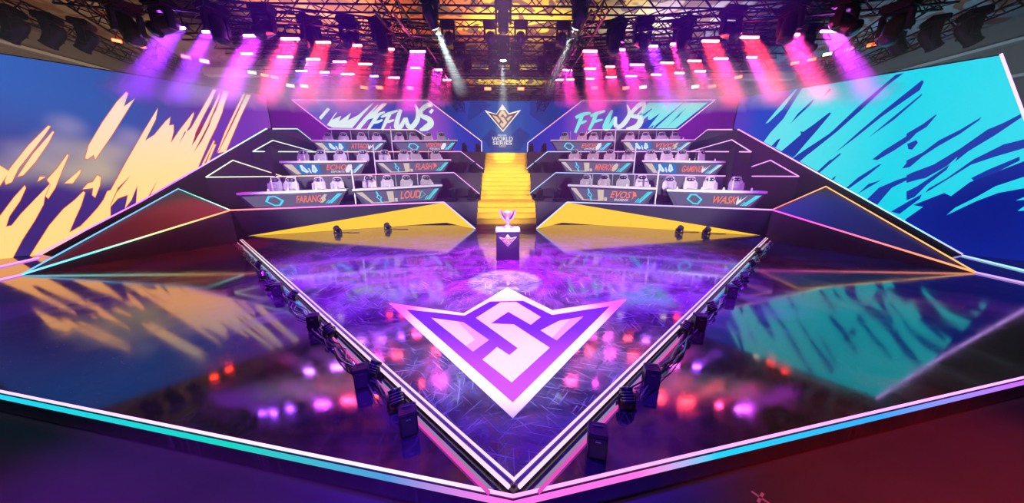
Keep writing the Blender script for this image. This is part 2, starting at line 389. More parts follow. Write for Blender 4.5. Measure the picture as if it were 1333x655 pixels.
m_cream = ramp_emis('screen_picture_cream', 2, [(0, (1.8, .77, .25)), (.45, (1.7, .78, .34)), (.75, (1.1, .78, .56)), (1, (.92, .82, .70))], 1.0, 0, 5, True)
m_oran = emis('screen_picture_orange', srgb('#f0602a'), .9)
m_slit = emis('screen_picture_red', srgb('#b02a50'), .8)
lscr = thing('led_screen', 'huge left display with cream brush strokes on blue and purple', 'screen')
def screen_body(S, outline, parent, off, th):
    mb = MB(); mb.prism([onscr(S, x, y, off) for x, y in outline], -S[1]*th); return mb.build('panel_back', M_black, parent)
screen_body(SL, inset(EXT_L, 1.5), lscr, -.03, .12)
mb = MB()
mb.poly([onscr(SL, *p) for p in EXT_L], 0)
for i, st in enumerate(left_strokes):
    q = .004+.0005*i
    mb.poly([onscr(SL, *p, off=q) for p in inset(st, .9)], 1); mb.poly([onscr(SL, *p, off=q+.012) for p in st], 2)
for st in left_slits: mb.poly([onscr(SL, *p, off=.03) for p in st], 3)
mb.build('picture', [m_lbase, m_oran, m_cream, m_slit], lscr)
def px_strip(parent, S, pts, r, mat, off=.06, name='edge_light'):
    mb = MB(); P = [onscr(S, *p, off=off) for p in pts]
    for a, b in zip(P, P[1:]): mb.tube([a, b], r*.8, 6)
    return mb.build(name, mat, parent)
def wtape(name, stops, axis, lo, hi, st=1.5): return ramp_emis(name, axis, [(p, srgb(c)) for p, c in stops], st, lo, hi)
m_ltape = wtape('left_screen_tape', [(0, '#ff9cff'), (.4, '#d070ff'), (.7, '#e8d8ff'), (.85, '#b8f0ff'), (1, '#d8ffff')], 0, -13, -9.5)
px_strip(lscr, SL, [(48, 332), (184, 262), (346, 168)], .026, m_ltape)
def floor_tape(par, pts, r, mat):
    mb = MB(); P = [atz(x, y, ZO+.02) for x, y in pts]
    for a, b in zip(P, P[1:]): mb.tube([a, b], r, 6)
    return mb.build('edge_light', mat, par)
floor_tape(lscr, [(50, 335.5), (0, 347), (-170, 388)], .022, m_ltape)
# ---- right screen picture
B1 = lambda *p: tile(950, 90, .2444, p)
B2 = lambda *p: tile(1050, 70, .3356, p)
B3 = lambda *p: tile(1180, 60, .3509, p)
cyan_main = B1((385,103)) + [(1303, 72), (1337, 165)] + B3((442,350),(442,425),(235,505),(165,557),(140,545),(25,590),(62,597),(0,640)) + [(1178, 287), (1120, 254.5)] + B1((265,432),(180,388),(215,340),(285,265),(330,190))
cyan_extra = [B1((190,290),(260,205),(350,108),(358,108),(280,215),(205,285)), B3((148,628),(180,600),(260,560),(330,520),(436,485),(450,482),(450,525),(340,545),(260,575)), B3((405,573),(450,555),(450,570)), B3((412,612),(450,585),(450,610))]
blue_strokes = [
 B1((325,290),(360,240),(440,165),(450,160),(430,190),(370,245)),
 B1((275,438),(380,348),(375,330),(390,335),(440,300),(532,230),(540,236),(470,320),(400,400),(348,462),(335,470)),
 B1((222,410),(255,375),(270,370),(245,418)), B1((335,475),(400,430),(540,338),(540,350),(372,492)), B1((460,552),(532,485),(545,480),(468,556)), B1((495,150),(532,103),(540,108)),
 B2((-5,388),(100,300),(200,205),(345,82),(378,74),(310,125),(215,215),(120,300),(10,388)),
 B2((110,385),(200,305),(300,220),(447,103),(455,108),(440,140),(290,245),(190,325)),
 B2((40,458),(130,385),(133,390),(50,462)), B2((240,325),(330,250),(447,155),(447,162),(340,255)), B2((95,488),(115,472),(107,488)),
 B2((255,410),(300,375),(380,325),(440,280),(447,285),(400,335),(340,375),(275,412)), B2((390,350),(425,335),(432,345),(410,372),(395,370)),
 B2((152,522),(200,480),(280,430),(292,428),(240,470),(165,522)), B2((198,545),(240,505),(290,490),(230,525)),
 B2((232,567),(280,520),(350,490),(415,470),(420,475),(330,520),(272,588)), B2((370,445),(400,410),(440,388),(447,400),(400,440)),
 B2((328,612),(400,570),(447,545),(440,562),(360,622)),
 B3((0,325),(60,290),(110,253),(112,256),(75,300),(0,345)), B3((0,425),(60,395),(120,350),(200,310),(280,262),(270,275),(200,325),(120,370),(50,415),(0,448)),
 B3((20,470),(100,440),(200,380),(300,310),(360,285),(424,252),(426,265),(330,330),(230,390),(180,430),(190,410),(150,445),(70,490),(45,495),(0,508),(0,480)),
 B3((80,530),(150,490),(250,420),(360,365),(440,345),(440,378),(330,410),(240,440),(160,490),(70,545)), B3((240,490),(300,460),(420,410),(420,425),(330,470),(250,500)),
 B3((0,540),(40,520),(160,440),(150,458),(75,515),(30,560),(0,572))]
v_ = lambda x, y: tuple(onscr(SR, x, y))
rw = onscr(SR, 963, 127); ra = onscr(SR, 1333, 120)
m_rbase = ramp_emis('screen_picture_navy', 0, [(0, srgb('#5a3cc0')), (.12, srgb('#1f48c8')), (.4, srgb('#0c3cba')), (1, srgb('#0a2cae'))], .9, rw.x, ra.x, True, blobs=[(v_(1270, 280), 2.5, srgb('#0a1c90'))])  # purple first stop puts purple light on the blue into the colour
m_cyan = ramp_emis('screen_picture_cyan', 0, [(0, (.20, .83, .86)), (.45, (.06, .76, .86)), (.7, (.004, .69, .86)), (1, (.02, .73, .88))], 1.0, rw.x, ra.x, True)
m_dblue = emis('screen_picture_blue_stroke', srgb('#0c36b4'), .85)
rscr = thing('led_screen', 'huge right display with cyan and blue brush strokes', 'screen')
screen_body(SR, inset(EXT_R, 1.5), rscr, -.03, .12)
mb = MB(); mb.poly([onscr(SR, *p) for p in EXT_R], 0); mb.poly([onscr(SR, *p, off=.004) for p in cyan_main], 1)
for st in cyan_extra: mb.poly([onscr(SR, *p, off=.006) for p in st], 1)
for i, st in enumerate(blue_strokes): mb.poly([onscr(SR, *p, off=.008+.0008*i) for p in st], 2)
mb.build('picture', [m_rbase, m_cyan, m_dblue], rscr)
m_rtape = wtape('right_screen_tape', [(0, '#ff9cf8'), (.3, '#ffb8f0'), (.55, '#b8ffe8'), (.8, '#9ad8ff'), (1, '#c8a8ff')], 0, 9.5, 13.5)
px_strip(rscr, SR, [(962, 169), (1120, 256), (1253, 331)], .026, m_rtape)
floor_tape(rscr, [(1253, 332.5), (1333, 352), (1420, 376)], .022, m_rtape)
px_strip(rscr, SR, [(1303, 70), (1345, 182), foot(SR, 1412, 376)], .032, emis('side_tape', (1.6, .9, 2.6), 1))['label'] = 'white light line up the outer side'

# ------------------------------------------------------------------ seating tiers
def lin(P, Q, px):
    """point on the plan line P-Q seen at image column px (height interpolated)"""
    d0 = ray(px, 240); a = Vector((d0.x, d0.y)); p = Vector((P.x, P.y)); q = Vector((Q.x-P.x, Q.y-P.y)); c = Vector((CAM.x, CAM.y))
    # c + s a = p + t q
    det = a.x*-q.y+a.y*q.x; r = p-c
    t_ = (a.x*r.y-a.y*r.x)/det*-1 if False else (a.y*r.x-a.x*r.y)/(a.x*q.y-a.y*q.x)
    return P+(Q-P)*t_
M_ypanel = emis('lit_yellow_panel', (1.2, .66, .02), 1, True)
SIDES = {
 'left': dict(S=SL, sg=-1, T1=[(578, 263.5, 12.55), (300, 274, 10.15)], Q=(618.6, 298, 12.07), Sx=(581, 290), R=(322, 307.5), A=(28, 358), B=(232, 246), A0=(-170, 404),
    T2=[(591, 225, 15.7), (368, 230, 13.1)], T2o=(268, 231), T2p=(303, 209), D2=(624, 252.5, 14.5), T3=[(600, 197.5, 18.2), (410, 198, 15.7)], T3o=(329, 197.5), T3p=(355, 183), D3=(628.6, 220, 17.4), T4=[(346, 168), (387, 168), (412, 188)]),
 'right': dict(S=SR, sg=1, T1=[(738, 263.5, 12.55), (1005, 273.5, 10.1)], Q=(698, 298, 12.07), Sx=(732, 290), R=(990, 306.5), A=(1270, 355), B=(1075, 243), A0=(1420, 388),
    T2=[(723.5, 225, 15.7), (943, 229.5, 13.1)], T2o=(1040, 230), T2p=(1003, 209), D2=(690, 251.8, 14.5), T3=[(712.5, 197.7, 18.2), (898, 197.5, 15.7)], T3o=(978, 198), T3p=(952.5, 182.3), D3=(685.6, 220, 17.4), T4=[(962, 169), (921, 169), (898, 187.5)]),
}
tier_tape = {
 'left': [wtape('tier_tape_left_low', [(0, '#fff0c0'), (.2, '#ff9060'), (.45, '#ff80e8'), (.75, '#ff9cff'), (1, '#b8c8ff')], 0, -11.5, -1.4),
          wtape('tier_tape_left_mid', [(0, '#d8fff0'), (.25, '#ffc8a0'), (.6, '#ff9ad8'), (1, '#e0b0ff')], 0, -11.5, -1.4), wtape('tier_tape_left_top', [(0, '#b0fff0'), (.4, '#ffc0c8'), (.7, '#ff90b0'), (1, '#d8a8ff')], 0, -11.5, -1.4)],
 'right': [wtape('tier_tape_right_low', [(0, '#b8d0ff'), (.4, '#c8b0ff'), (.7, '#e0b8ff'), (.9, '#ff50c0'), (1, '#ff9060')], 0, 1.2, 11.5),
           wtape('tier_tape_right_mid', [(0, '#a8d0ff'), (.4, '#b8b8ff'), (.7, '#f0a8ff'), (1, '#ff90e8')], 0, 1.2, 11.5), wtape('tier_tape_right_top', [(0, '#b0d8ff'), (.4, '#d8b0ff'), (1, '#ffb0f8')], 0, 1.2, 11.5)]}
def tubes(parent, pts, r, mat, name='light_strip'):
    mb = MB()
    for a, b in zip(pts, pts[1:]): mb.tube([a, b], r*.78, 6)
    return mb.build(name, mat, parent)
BACK = 21.2
for sd, D in SIDES.items():
    S = D['S']; sg = D['sg']; fo = lambda v: v+(CAM-v).normalized()*.06+Vector((0, 0, .008))
    P1, C1 = [aty(*q) for q in D['T1']]; Q = atz(D['Q'][0], D['Q'][1], 0); Sx = atz(*D['Sx'], 0); R = atz(*D['R'], 0)
    P2, M2 = [aty(*q) for q in D['T2']]; O2 = onscr(S, *D['T2o'], off=.35); K2 = onscr(S, *D['T2p'], off=.12)
    P3, M3 = [aty(*q) for q in D['T3']]; O3 = onscr(S, *D['T3o'], off=.3); K3 = onscr(S, *D['T3p'], off=.12)
    D['line'] = [(P1, C1), (P2, M2), (P3, M3)]
    xin = sg*1.27
    # ---- lowest tier
    t1 = thing('seating_tier', f'lowest {sd} seating tier with a yellow undercut front beside the stairs', 'seating tier')
    zt = P1.z; b1 = Vector((xin, P1.y+.15, zt)); st1 = Vector((xin, P1.y+.15, 0))
    Cb = Vector((C1.x+sg*.3, C1.y+2.6, C1.z)); bk = Vector((xin, 16.6, zt))
    back_o = Vector((C1.x+sg*.3, 13.6, C1.z))
    mb = MB()
    up = lambda p, z: Vector((p.x, p.y, z))
    # top, back, dark undercut front, grey cheek by the stairs
    mb.poly([C1, P1, b1, bk, back_o]); mb.poly([up(back_o, ZO), back_o, bk, up(bk, ZO)])
    mb.poly([C1, R, P1]); mb.poly([P1, Q, st1, b1]); mb.poly([b1, st1, up(bk, 0), bk]); mb.poly([C1, back_o, up(back_o, 0), R])
    mb.build('platform', M_fascia, t1)
    mb = MB(); mb.poly([P1, R, Sx]); mb.build('undercut_panel', M_ypanel, t1)['label'] = 'yellow slanting front panel'
    mb = MB(); mb.poly([P1, Sx, Q]); mb.build('undercut_panel', M_ypanel, t1)['label'] = 'yellow slanting panel next to the stairs'
    tubes(t1, [fo(Q), fo(P1), fo(C1)], .032, tier_tape[sd][0])
    # ---- big ramp fin at the outer end of the lowest tier
    A = atz(*D['A'], ZO); B = onscr(S, *D['B'], off=.35)
    fin = thing('ramp_fin', f'large dark {sd} triangular ramp edged with light lines running to the {sd} screen', 'ramp')
    mb = MB(); mb.poly([A, B, C1]); mb.poly([A, C1, up(C1, ZO)]); mb.poly([C1, B, up(B, ZO), up(C1, ZO)]); mb.poly([A, up(B, ZO), B]); mb.poly([A, up(C1, ZO), up(B, ZO)])
    mb.build('ramp_panel', M_fascia, fin)
    m_fin = wtape('fin_tape_'+sd, [(0, '#90b0ff'), (.25, '#70e8d8'), (.5, '#ffd890'), (.8, '#ff7050'), (1, '#ff90b0')] if sg < 0 else [(0, '#ff70f0'), (.4, '#ff50c8'), (.75, '#ff9070'), (1, '#ffb060')], 0, -11.6 if sg < 0 else 8.4, -8.4 if sg < 0 else 11.4, 1.6)
    m_fin2 = wtape('fin_tape_up_'+sd, [(0, '#80a0ff'), (.4, '#60e8c8'), (.7, '#c8f0ff'), (1, '#f0ffff')] if sg < 0 else [(0, '#ff90e8'), (.4, '#ff8080'), (.8, '#ffc080'), (1, '#ffb060')], 0, -11.6 if sg < 0 else 8.4, -9.4 if sg < 0 else 11.4, 1.4)
    tubes(fin, [fo(A), fo(C1)], .03, m_fin); tubes(fin, [fo(A), fo(B)], .024, m_fin2); tubes(fin, [fo(B), fo(C1)], .026, m_fin2)
    # wall under the screen down to the floor
    sk = thing('screen_plinth', f'dark sloping plinth under the {sd} screen', 'plinth')
    line = [(48, 332), (184, 262), (346, 168)] if sg < 0 else [(1253, 331.5), (1120, 256), (962, 169)]
    W = [onscr(S, *p, off=.02) for p in line]
    mb = MB(); mb.prism(W+[up(W[2], ZO)], -S[1]*.12); mb.build('plinth_wall', M_fascia, sk)
    tubes(sk, [fo(atz(*D['A0'], ZO)), fo(A)], .028, wtape('plinth_tape_'+sd, [(0, '#ff9cff'), (1, '#c0a0ff')], 0, -14, 14, 1.4))
    # ---- middle and top tiers
    for k, (P, Mm, O, K, Dg, nm, ynext, zb) in enumerate(((P2, M2, O2, K2, aty(*D['D2']), 'middle', 19.2, P1.z), (P3, M3, O3, K3, aty(*D['D3']), 'top', BACK, P2.z))):
        t2 = thing('seating_tier', f'{nm} {sd} seating tier with a thin light line along its front edge', 'seating tier')
        zb0 = zb-.25
        inn = Vector((xin, P.y+.12, P.z)); bk = Vector((xin, ynext, P.z)); ob = Vector((Mm.x+sg*.1, ynext-1.2 if k == 0 else BACK-1.5, Mm.z))
        mb = MB(); mb.poly([Mm, P, inn, bk, ob]); mb.poly([Mm, up(Mm, zb0), up(P, zb0), P]); mb.poly([P, up(P, zb0), up(inn, zb0), inn]); mb.poly([inn, up(inn, zb0), up(bk, zb0), bk])
        mb.poly([bk, up(bk, zb0), up(ob, zb0), ob]); mb.poly([ob, up(ob, zb0), up(Mm, zb0), Mm]); mb.poly([up(Mm, zb0), up(ob, zb0), up(bk, zb0), up(inn, zb0), up(P, zb0)])
        mb.build('platform', M_fascia, t2)
        # grey cheek panel standing beside the stairs, its top edge running down to the flight below
        cheek = [P, Dg, Vector((xin+sg*.03, Dg.y+.02, zb)), Vector((xin+sg*.03, P.y+.1, P.z))]
        mb = MB(); mb.poly(cheek); mb.poly([P, up(P, zb), Dg]); mb.build('cheek_panel', M_fascia, t2)
        tubes(t2, [fo(Dg), fo(P), fo(Mm)], .028, tier_tape[sd][k+1])
        f2 = thing('ramp_fin', f'small triangular light edged ramp at the outer end of the {nm} {sd} tier', 'ramp')
        low = Vector((0, 0, -1.2 if k == 0 else -.45)); away = ((O+Mm)/2-CAM).normalized()*.14
        mb = MB(); mb.prism([O, K, Mm], away); mb.build('ramp_panel', M_fascia, f2)
        mb = MB(); mb.prism([O, Mm, Mm+low, O+low], away); mb.build('skirt_panel', M_fascia, f2)
        tubes(f2, [fo(Mm), fo(K), fo(O), fo(Mm)], .024, tier_tape[sd][k+1])
    # ---- rear purple lit wall between the screen and the team board, with its light line
    w0 = onscr(S, *D['T4'][0], off=.05); w1 = aty(*D['T4'][1], 17.5); w2 = aty(*D['T4'][2], 17.3)
    bw = thing('rear_flat', f'plain rear wall panel between the {sd} screen and the {sd} letter board', 'wall panel')
    q0 = aty(300 if sg < 0 else 1010, 125.5, 20.9); q1 = aty(545 if sg < 0 else 770, 125.5, 20.9)
    mb = MB(); nb = Vector((0, .15, 0)); mb.prism([up(q0, ZO), q0, q1, up(q1, ZO)], nb); mb.build('flat_panel', M_fascia, bw)
    mb = MB(); mb.prism([w0, w1, w2, up(w2, P2.z), up(w0, P2.z-.6)], Vector((0, .06, 0))); lw_ = thing('low_flat', f'low dark {sd} flat with a light line on top beside the top desks', 'wall panel'); mb.build('low_panel', M_fascia, lw_)
    tubes(lw_, [fo(w0), fo(w1), fo(w2)], .03, tier_tape[sd][2])

# ------------------------------------------------------------------ stairs
st = thing('staircase', 'yellow carpeted staircase climbing in three flights to the back wall', 'staircase')
HW = 1.26
fl = [(12.1, 12.95, 0, P1.z, 5), (14.6, 15.95, P1.z, 2.33, 6), (17.4, 18.55, 2.33, 3.55, 6)]
mb = MB(); side = [(12.1, ZO)]
z = 0
prof = []
for (ya, yb, za, zb, n) in fl:
    for i in range(n):
        yy = ya+(yb-ya)*i/(n-1) if n > 1 else ya
        prof.append((yy, za+(zb-za)*i/n)); prof.append((yy, za+(zb-za)*(i+1)/n))
prof.append((20.1, 3.55)); prof.append((20.1, ZO)); prof[0] = (12.1, ZO)
# rounded carpet nosings come from small overhangs
prof2 = []
for i, (yy, zz) in enumerate(prof):
    prof2.append((yy, zz))
mb.prism([(-HW-.02, a, b) for a, b in prof2], (2*HW, 0, 0)); mb.build('carpeted_steps', M_yellow, st)
mb = MB()
for i in range(1, len(prof)-2, 2):
    yy, zz = prof[i]; mb.tube([(-HW-.02, yy-.012, zz-.015), (HW-.02, yy-.012, zz-.015)], .016, 8)
mb.build('step_nosing', M_yellow, st, True)

# ------------------------------------------------------------------ back display with the title
YB = 20.3
bl = aty(540, 131, YB); br = aty(775, 131, YB); bb = aty(654, 199, YB)
bscr = thing('back_display', 'blue display wall at the top of the stairs with a winged emblem and title', 'screen')
mb = MB(); mb.box(((bl.x+br.x)/2, YB+.1, (bl.z+bb.z)/2-.3), (br.x-bl.x, .15, bl.z-bb.z+.6)); mb.build('panel_back', M_black, bscr)
mb = MB(); zb_ = bb.z-.5
mb.poly([(bl.x, YB, zb_), (br.x, YB, zb_), (br.x, YB, bl.z), (bl.x, YB, bl.z)], 0)
def YBp(x, y, o=0): return aty(x, y, YB-o)
for pts in ([(560,131),(600,131),(588,165),(566,190),(545,190)], [(608,160),(640,137),(628,131),(612,131)], [(640,197),(628,180),(640,168),(660,182),(676,165),(690,176),(676,197)], [(690,131),(720,131),(735,150),(712,165),(690,150)], [(725,180),(745,160),(772,170),(772,198),(730,198)]):
    mb.poly([YBp(*p, .003) for p in pts], 1)
m_bb = ramp_emis('back_picture_blue', 0, [(0, srgb('#3a2cb0')), (.22, srgb('#1a3cb0')), (.5, srgb('#0e62b8')), (.78, srgb('#183cb8')), (1, srgb('#4a34b8'))], .75, bl.x, br.x, True)
m_bd = emis('back_picture_shape', srgb('#12409a'), .75)
mb.build('picture', [m_bb, m_bd], bscr)
m_sw = emis('sign_white', srgb('#fff6ee'), 1.05); m_sg = emis('sign_gold', srgb('#f3cfa0'), 1.0); m_sgd = emis('sign_bronze', srgb('#7a4a50'), .8)
e0, e1 = YBp(630.3, 142.4), YBp(678.1, 142.4); eto = YBp(654.4, 136)
emblem_on(bscr, (eto.x, YB-.01, eto.z), (1, 0, 0), (0, 0, 1), (0, -1, 0), e1.x-e0.x, m_sw, m_sgd, m_sg, .006)
RX = Matrix.Rotation(PI/2, 4, 'X')
def sign_text(parent, body, px, py, height_px, width_px, mat, name='title'):
    me = textmesh(body, 1, 0, 0, .012, 'CENTER')
    xs = [v.co.x for v in me.vertices]; ys = [v.co.y for v in me.vertices]
    c = YBp(px, py); w = (YBp(px+width_px, py)-c).x; h = abs((YBp(px, py+height_px)-c).z)
    Mx = Matrix.Translation((c.x, YB-.02, c.z)) @ RX @ Matrix.Diagonal((w/(max(xs)-min(xs)), h/(max(ys)-min(ys)), 1, 1)) @ Matrix.Translation((-(max(xs)+min(xs))/2, -(max(ys)+min(ys))/2, 0))
    return meshobj(name, me, mat, parent, Mx)
sign_text(bscr, 'FREE FIRE', 653.8, 176.3, 2.2, 11, m_sw); sign_text(bscr, 'WORLD', 654, 180.8, 5.6, 27, m_sw); sign_text(bscr, 'SERIES', 654, 186.2, 4.6, 25, m_sw)
sign_text(bscr, '2022', 654, 190.3, 2.4, 9, m_sg)

# ------------------------------------------------------------------ letter boards
def brush(pts, ws, n=6):
    """brush stroke outline through points with widths (pixel space)"""
    P = []; Wd = []
    m = len(pts)
    for i in range(m-1):
        p0, p1, p2, p3 = pts[max(i-1, 0)], pts[i], pts[i+1], pts[min(i+2, m-1)]
        for k in range(n):
            t_ = k/n
            P.append(tuple(.5*((2*p1[c])+(-p0[c]+p2[c])*t_+(2*p0[c]-5*p1[c]+4*p2[c]-p3[c])*t_**2+(-p0[c]+3*p1[c]-3*p2[c]+p3[c])*t_**3) for c in (0, 1)))
            Wd.append(ws[i]*(1-t_)+ws[i+1]*t_)
    P.append(pts[-1]); Wd.append(ws[-1]); quads = []
    E = []
    for i, p in enumerate(P):
        a, b = P[max(i-1, 0)], P[min(i+1, len(P)-1)]; dx, dy = b[0]-a[0], b[1]-a[1]; l = math.hypot(dx, dy) or 1
        nx, ny = -dy/l*Wd[i]/2, dx/l*Wd[i]/2; E.append(((p[0]+nx, p[1]+ny), (p[0]-nx, p[1]-ny)))
    return [[E[i][0], E[i+1][0], E[i+1][1], E[i][1]] for i in range(len(E)-1)]
m_f1 = ramp_emis('letter_white', 2, [(0, srgb('#e6f2ee')), (1, srgb('#e2f4f0'))], 1.0, 3.5, 6)
m_f2 = emis('letter_aqua', srgb('#86ece6'), 1.0)
m_bl = emis('board_blue', srgb('#1450c8'), .85)
m_ctape = wtape('board_tape_left', [(0, '#ff90ff'), (.5, '#ffe0c8'), (.75, '#ffb0c0'), (1, '#f0d8ff')], 0, -11, -1.4)
m_dtape = wtape('board_tape_right', [(0, '#d8d0ff'), (.2, '#ff9cc0'), (.5, '#f0d0ff'), (1, '#f8c8ff')], 0, 1.2, 11)
def board(sd):
    sg = SIDES[sd]['sg']
    if sg < 0: fr = [(380, 130), (557, 130.5), (627, 184), (627, 198), (585, 198), (558, 180), (541, 169), (428, 168)]; A, Bp = aty(627, 184, 20.1), aty(380, 130, 18.0); tl = lambda p: tile(370, 120, .15, p)
    else: fr = [(931, 130), (758, 131), (687, 186), (686.5, 198), (728, 198), (755, 180), (771.5, 169), (882.5, 168.7)]; A, Bp = aty(687, 186, 20.1), aty(931, 130, 18.0); tl = lambda p: tile(740, 120, .15, p)
    d = Bp-A; d.z = 0; n = Vector((d.y, -d.x, 0)).normalized()
    if n.y > 0: n = -n
    on = lambda x, y, o=0: atp(x, y, A+n*o, n)
    t = thing('letter_board', f'{sd} angled display board with big brush letters FFWS', 'display board')
    P = [on(*p, -.02) for p in fr]
    lowz = 3.6
    body = [P[0], P[1], P[2], Vector((P[2].x, P[2].y, lowz)), Vector((P[7].x, P[7].y, lowz)), P[7]]
    mb = MB(); mb.prism(body, -n*.2); mb.build('board_body', M_fascia, t)
    mb = MB(); mb.poly([on(*p) for p in fr], 0)
    def add(polys, mi, o):
        for q in polys: mb.poly([on(x, y, o) for x, y in tl(q)], mi)
    if sg < 0:
        add([[(745,200),(900,95),(975,95),(960,170),(880,200),(850,320),(740,320)]], 3, .003)
        add([[(300,220),(375,135),(398,148),(320,240)], [(370,285),(445,180),(460,172),(415,240),(495,205),(475,255),(582,178),(550,245),(640,200),(765,95),(775,97),(690,190),(590,312),(420,308)], [(612,320),(700,215),(810,108),(815,112),(760,180),(850,97),(895,97),(800,190),(740,225),(660,320)]], 1, .006)
        st_ = [([(815,195),(770,260),(728,325)], (34,32,22)), ([(715,232),(790,205),(872,172)], (18,30,16)), ([(765,265),(810,258),(855,240)], (26,26,16)),
               ([(915,190),(885,250),(848,328)], (34,32,22)), ([(840,218),(900,190),(985,160)], (14,30,18)), ([(885,258),(920,252),(955,240)], (24,24,14))]
        for p, w in st_: add(brush(p, w), 1, .009)
        for p, w in [([(1012,150),(985,230),(975,300),(1010,300),(1050,225)], (30,40,46,40,28)), ([(1055,220),(1075,290),(1110,300),(1155,240),(1160,170),(1135,105)], (26,40,46,44,34,10)),
                     ([(1285,105),(1230,120),(1185,165),(1195,205),(1255,235),(1270,275),(1230,310),(1175,330)], (38,44,36,36,46,60,56,16)), ([(1265,180),(1290,150)], (28,26))]: add(brush(p, w), 1, .011)
    else:
        add([[(690,90),(1212,90),(930,314),(590,314),(640,285),(690,240),(690,205),(640,250),(620,215)]], 2, .003)
        add([[(640,200),(725,140),(728,146),(655,208)], [(600,314),(690,240),(715,238),(795,182),(735,255),(690,314)], [(735,314),(760,285),(1000,88),(1004,90),(752,314)], [(840,314),(1060,100),(935,228)], [(690,312),(740,285),(730,308)], [(905,250),(985,165),(960,210)]], 3, .006)
        for p, w in [([(120,195),(95,265),(58,352)], (34,34,22)), ([(62,222),(120,195),(192,180)], (26,34,20)), ([(95,270),(125,262),(158,248)], (26,26,14)),
                     ([(240,190),(215,255),(178,332)], (34,32,22)), ([(190,208),(240,188),(318,162)], (22,32,18)), ([(215,258),(255,248),(298,238)], (26,24,14)),
                     ([(380,155),(345,230),(318,305),(350,305),(408,215)], (18,42,48,40,24))]: add(brush(p, w), 2, .009)
        for p, w in [([(410,212),(408,285),(445,300),(495,255),(530,185),(508,108)], (24,36,40,42,36,8))]: add(brush(p, w), 2 if False else 1, .011)
        for p, w in [([(672,100),(620,108),(560,165),(545,205),(610,215),(625,250),(590,300),(500,318)], (34,40,34,30,42,52,50,14)), ([(665,105),(640,160),(600,190)], (30,26,8))]: add(brush(p, w), 1, .012)
    ia, ib = on(*fr[0]), on(*fr[2])
    stops = [(0, srgb('#6a70d8')), (.25, srgb('#9a60d8')), (.45, srgb('#b060d8')), (.6, srgb('#5a60d8')), (.72, srgb('#a858d8')), (.85, srgb('#3048c8')), (1, srgb('#1c30b8'))] if sg < 0 else [(0, srgb('#1c30c0')), (.2, srgb('#4a40d0')), (.35, srgb('#b860d8')), (.5, srgb('#3050d0')), (.62, srgb('#a860d8')), (.75, srgb('#3040c8')), (1, srgb('#2830b0'))]
    m_p = ramp_emis('board_picture_'+sd, 0, stops, .75, min(ia.x, ib.x), max(ia.x, ib.x), True)
    mb.build('picture', [m_p, m_f1, m_f2, m_bl], t)
    tp = m_ctape if sg < 0 else m_dtape
    L = [on(*p, .03) for p in fr]
    tubes(t, [L[7], L[0], L[1], L[2], L[3]], .03, tp, 'edge_light'); tubes(t, [L[5], L[6], L[7]], .028, tp, 'edge_light')
board('left'); board('right')

# ------------------------------------------------------------------ gaming chairs
M_seat = pbr('chair_pale_leather', (.62, .6, .66), .45)
M_pad = pbr('chair_dark_leather', (.03, .02, .05), .45)
M_plast = pbr('chair_plastic', (.02, .02, .025), .4)
def make_chair():
    t = thing('gaming_chair', '', 'chair')
    out = [(-.13, 1.02+.32), (-.19, 1.30), (-.20, 1.16), (-.27, 1.08), (-.29, .92), (-.25, .72), (-.24, .52), (.24, .52), (.25, .72), (.29, .92), (.27, 1.08), (.20, 1.16), (.19, 1.30), (.13, 1.34)]
    bm = bmesh.new(); vs = [bm.verts.new((x, .34+(z-.5)*.16, z)) for x, z in out]; f = bm.faces.new(vs)
    r = bmesh.ops.extrude_face_region(bm, geom=[f]); bmesh.ops.translate(bm, vec=(0, .1, 0), verts=[v for v in r['geom'] if isinstance(v, bmesh.types.BMVert)])
    bmesh.ops.recalc_face_normals(bm, faces=bm.faces[:]); bmesh.ops.bevel(bm, geom=bm.edges[:], offset=.025, segments=2, affect='EDGES')
    me = bpy.data.meshes.new('backrest'); bm.to_mesh(me); bm.free(); me.materials.append(M_seat)
    b = bpy.data.objects.new('backrest', me); COL.objects.link(b); b.parent = t
    for s in (-1, 1):
        mb = MB(); mb.prism([(s*.17, .30+.09, 1.0), (s*.29, .27+.09, 1.06), (s*.30, .25+.09, .78), (s*.2, .28+.06, .62)], (0, .06, 0)); mb.build('side_wing', M_seat, t)
    mb = MB(); mb.box((0, .41, 1.20), (.33, .11, .17), bev=.045); p = mb.build('headrest_pillow', M_pad, t, True)
    mb = MB()
    for s in (-1, 1): mb.box((s*.07, .352, 1.205), (.06, .012, .035))
    mb.build('pillow_mark', M_white, p)
    mb = MB(); mb.box((0, .38, .72), (.28, .07, .16), bev=.03); mb.build('lumbar_pillow', M_seat, t, True)
    mb = MB(); mb.box((0, .08, .47), (.50, .50, .11), bev=.04); mb.build('seat', M_seat, t, True)
    for s in (-1, 1):
        mb = MB(); mb.box((s*.31, .1, .68), (.08, .26, .03), bev=.01); mb.box((s*.31, .12, .56), (.035, .06, .22)); mb.box((s*.28, .12, .44), (.1, .06, .03)); mb.build('armrest', M_plast, t)
    mb = MB(); mb.lathe([(.05, .10), (.05, .2), (.028, .2), (.028, .42)], 12); mb.build('gas_lift', M_plast, t, True)
    mb = MB()
    for k in range(5):
        a = 2*PI*k/5+.3; c, s_ = math.cos(a), math.sin(a); mb.tube([(0, .0, .12), (c*.3, s_*.3, .075)], .03, 6, radii=[.035, .02]); mb.lathe([(.028, -.02), (.028, .02)], 10, Matrix.Translation((c*.3, s_*.3, .028)) @ Matrix.Rotation(PI/2, 4, 'X'))
    mb.build('star_base', M_plast, t)
    return t
proto_chair = make_chair(); used = [False]
def chair(loc, rz, label, grp):
    o = proto_chair if not used[0] else copy_tree(proto_chair); used[0] = True
    o.location = loc; o.rotation_euler = (0, 0, rz); tag(o, label, 'chair', grp); return o

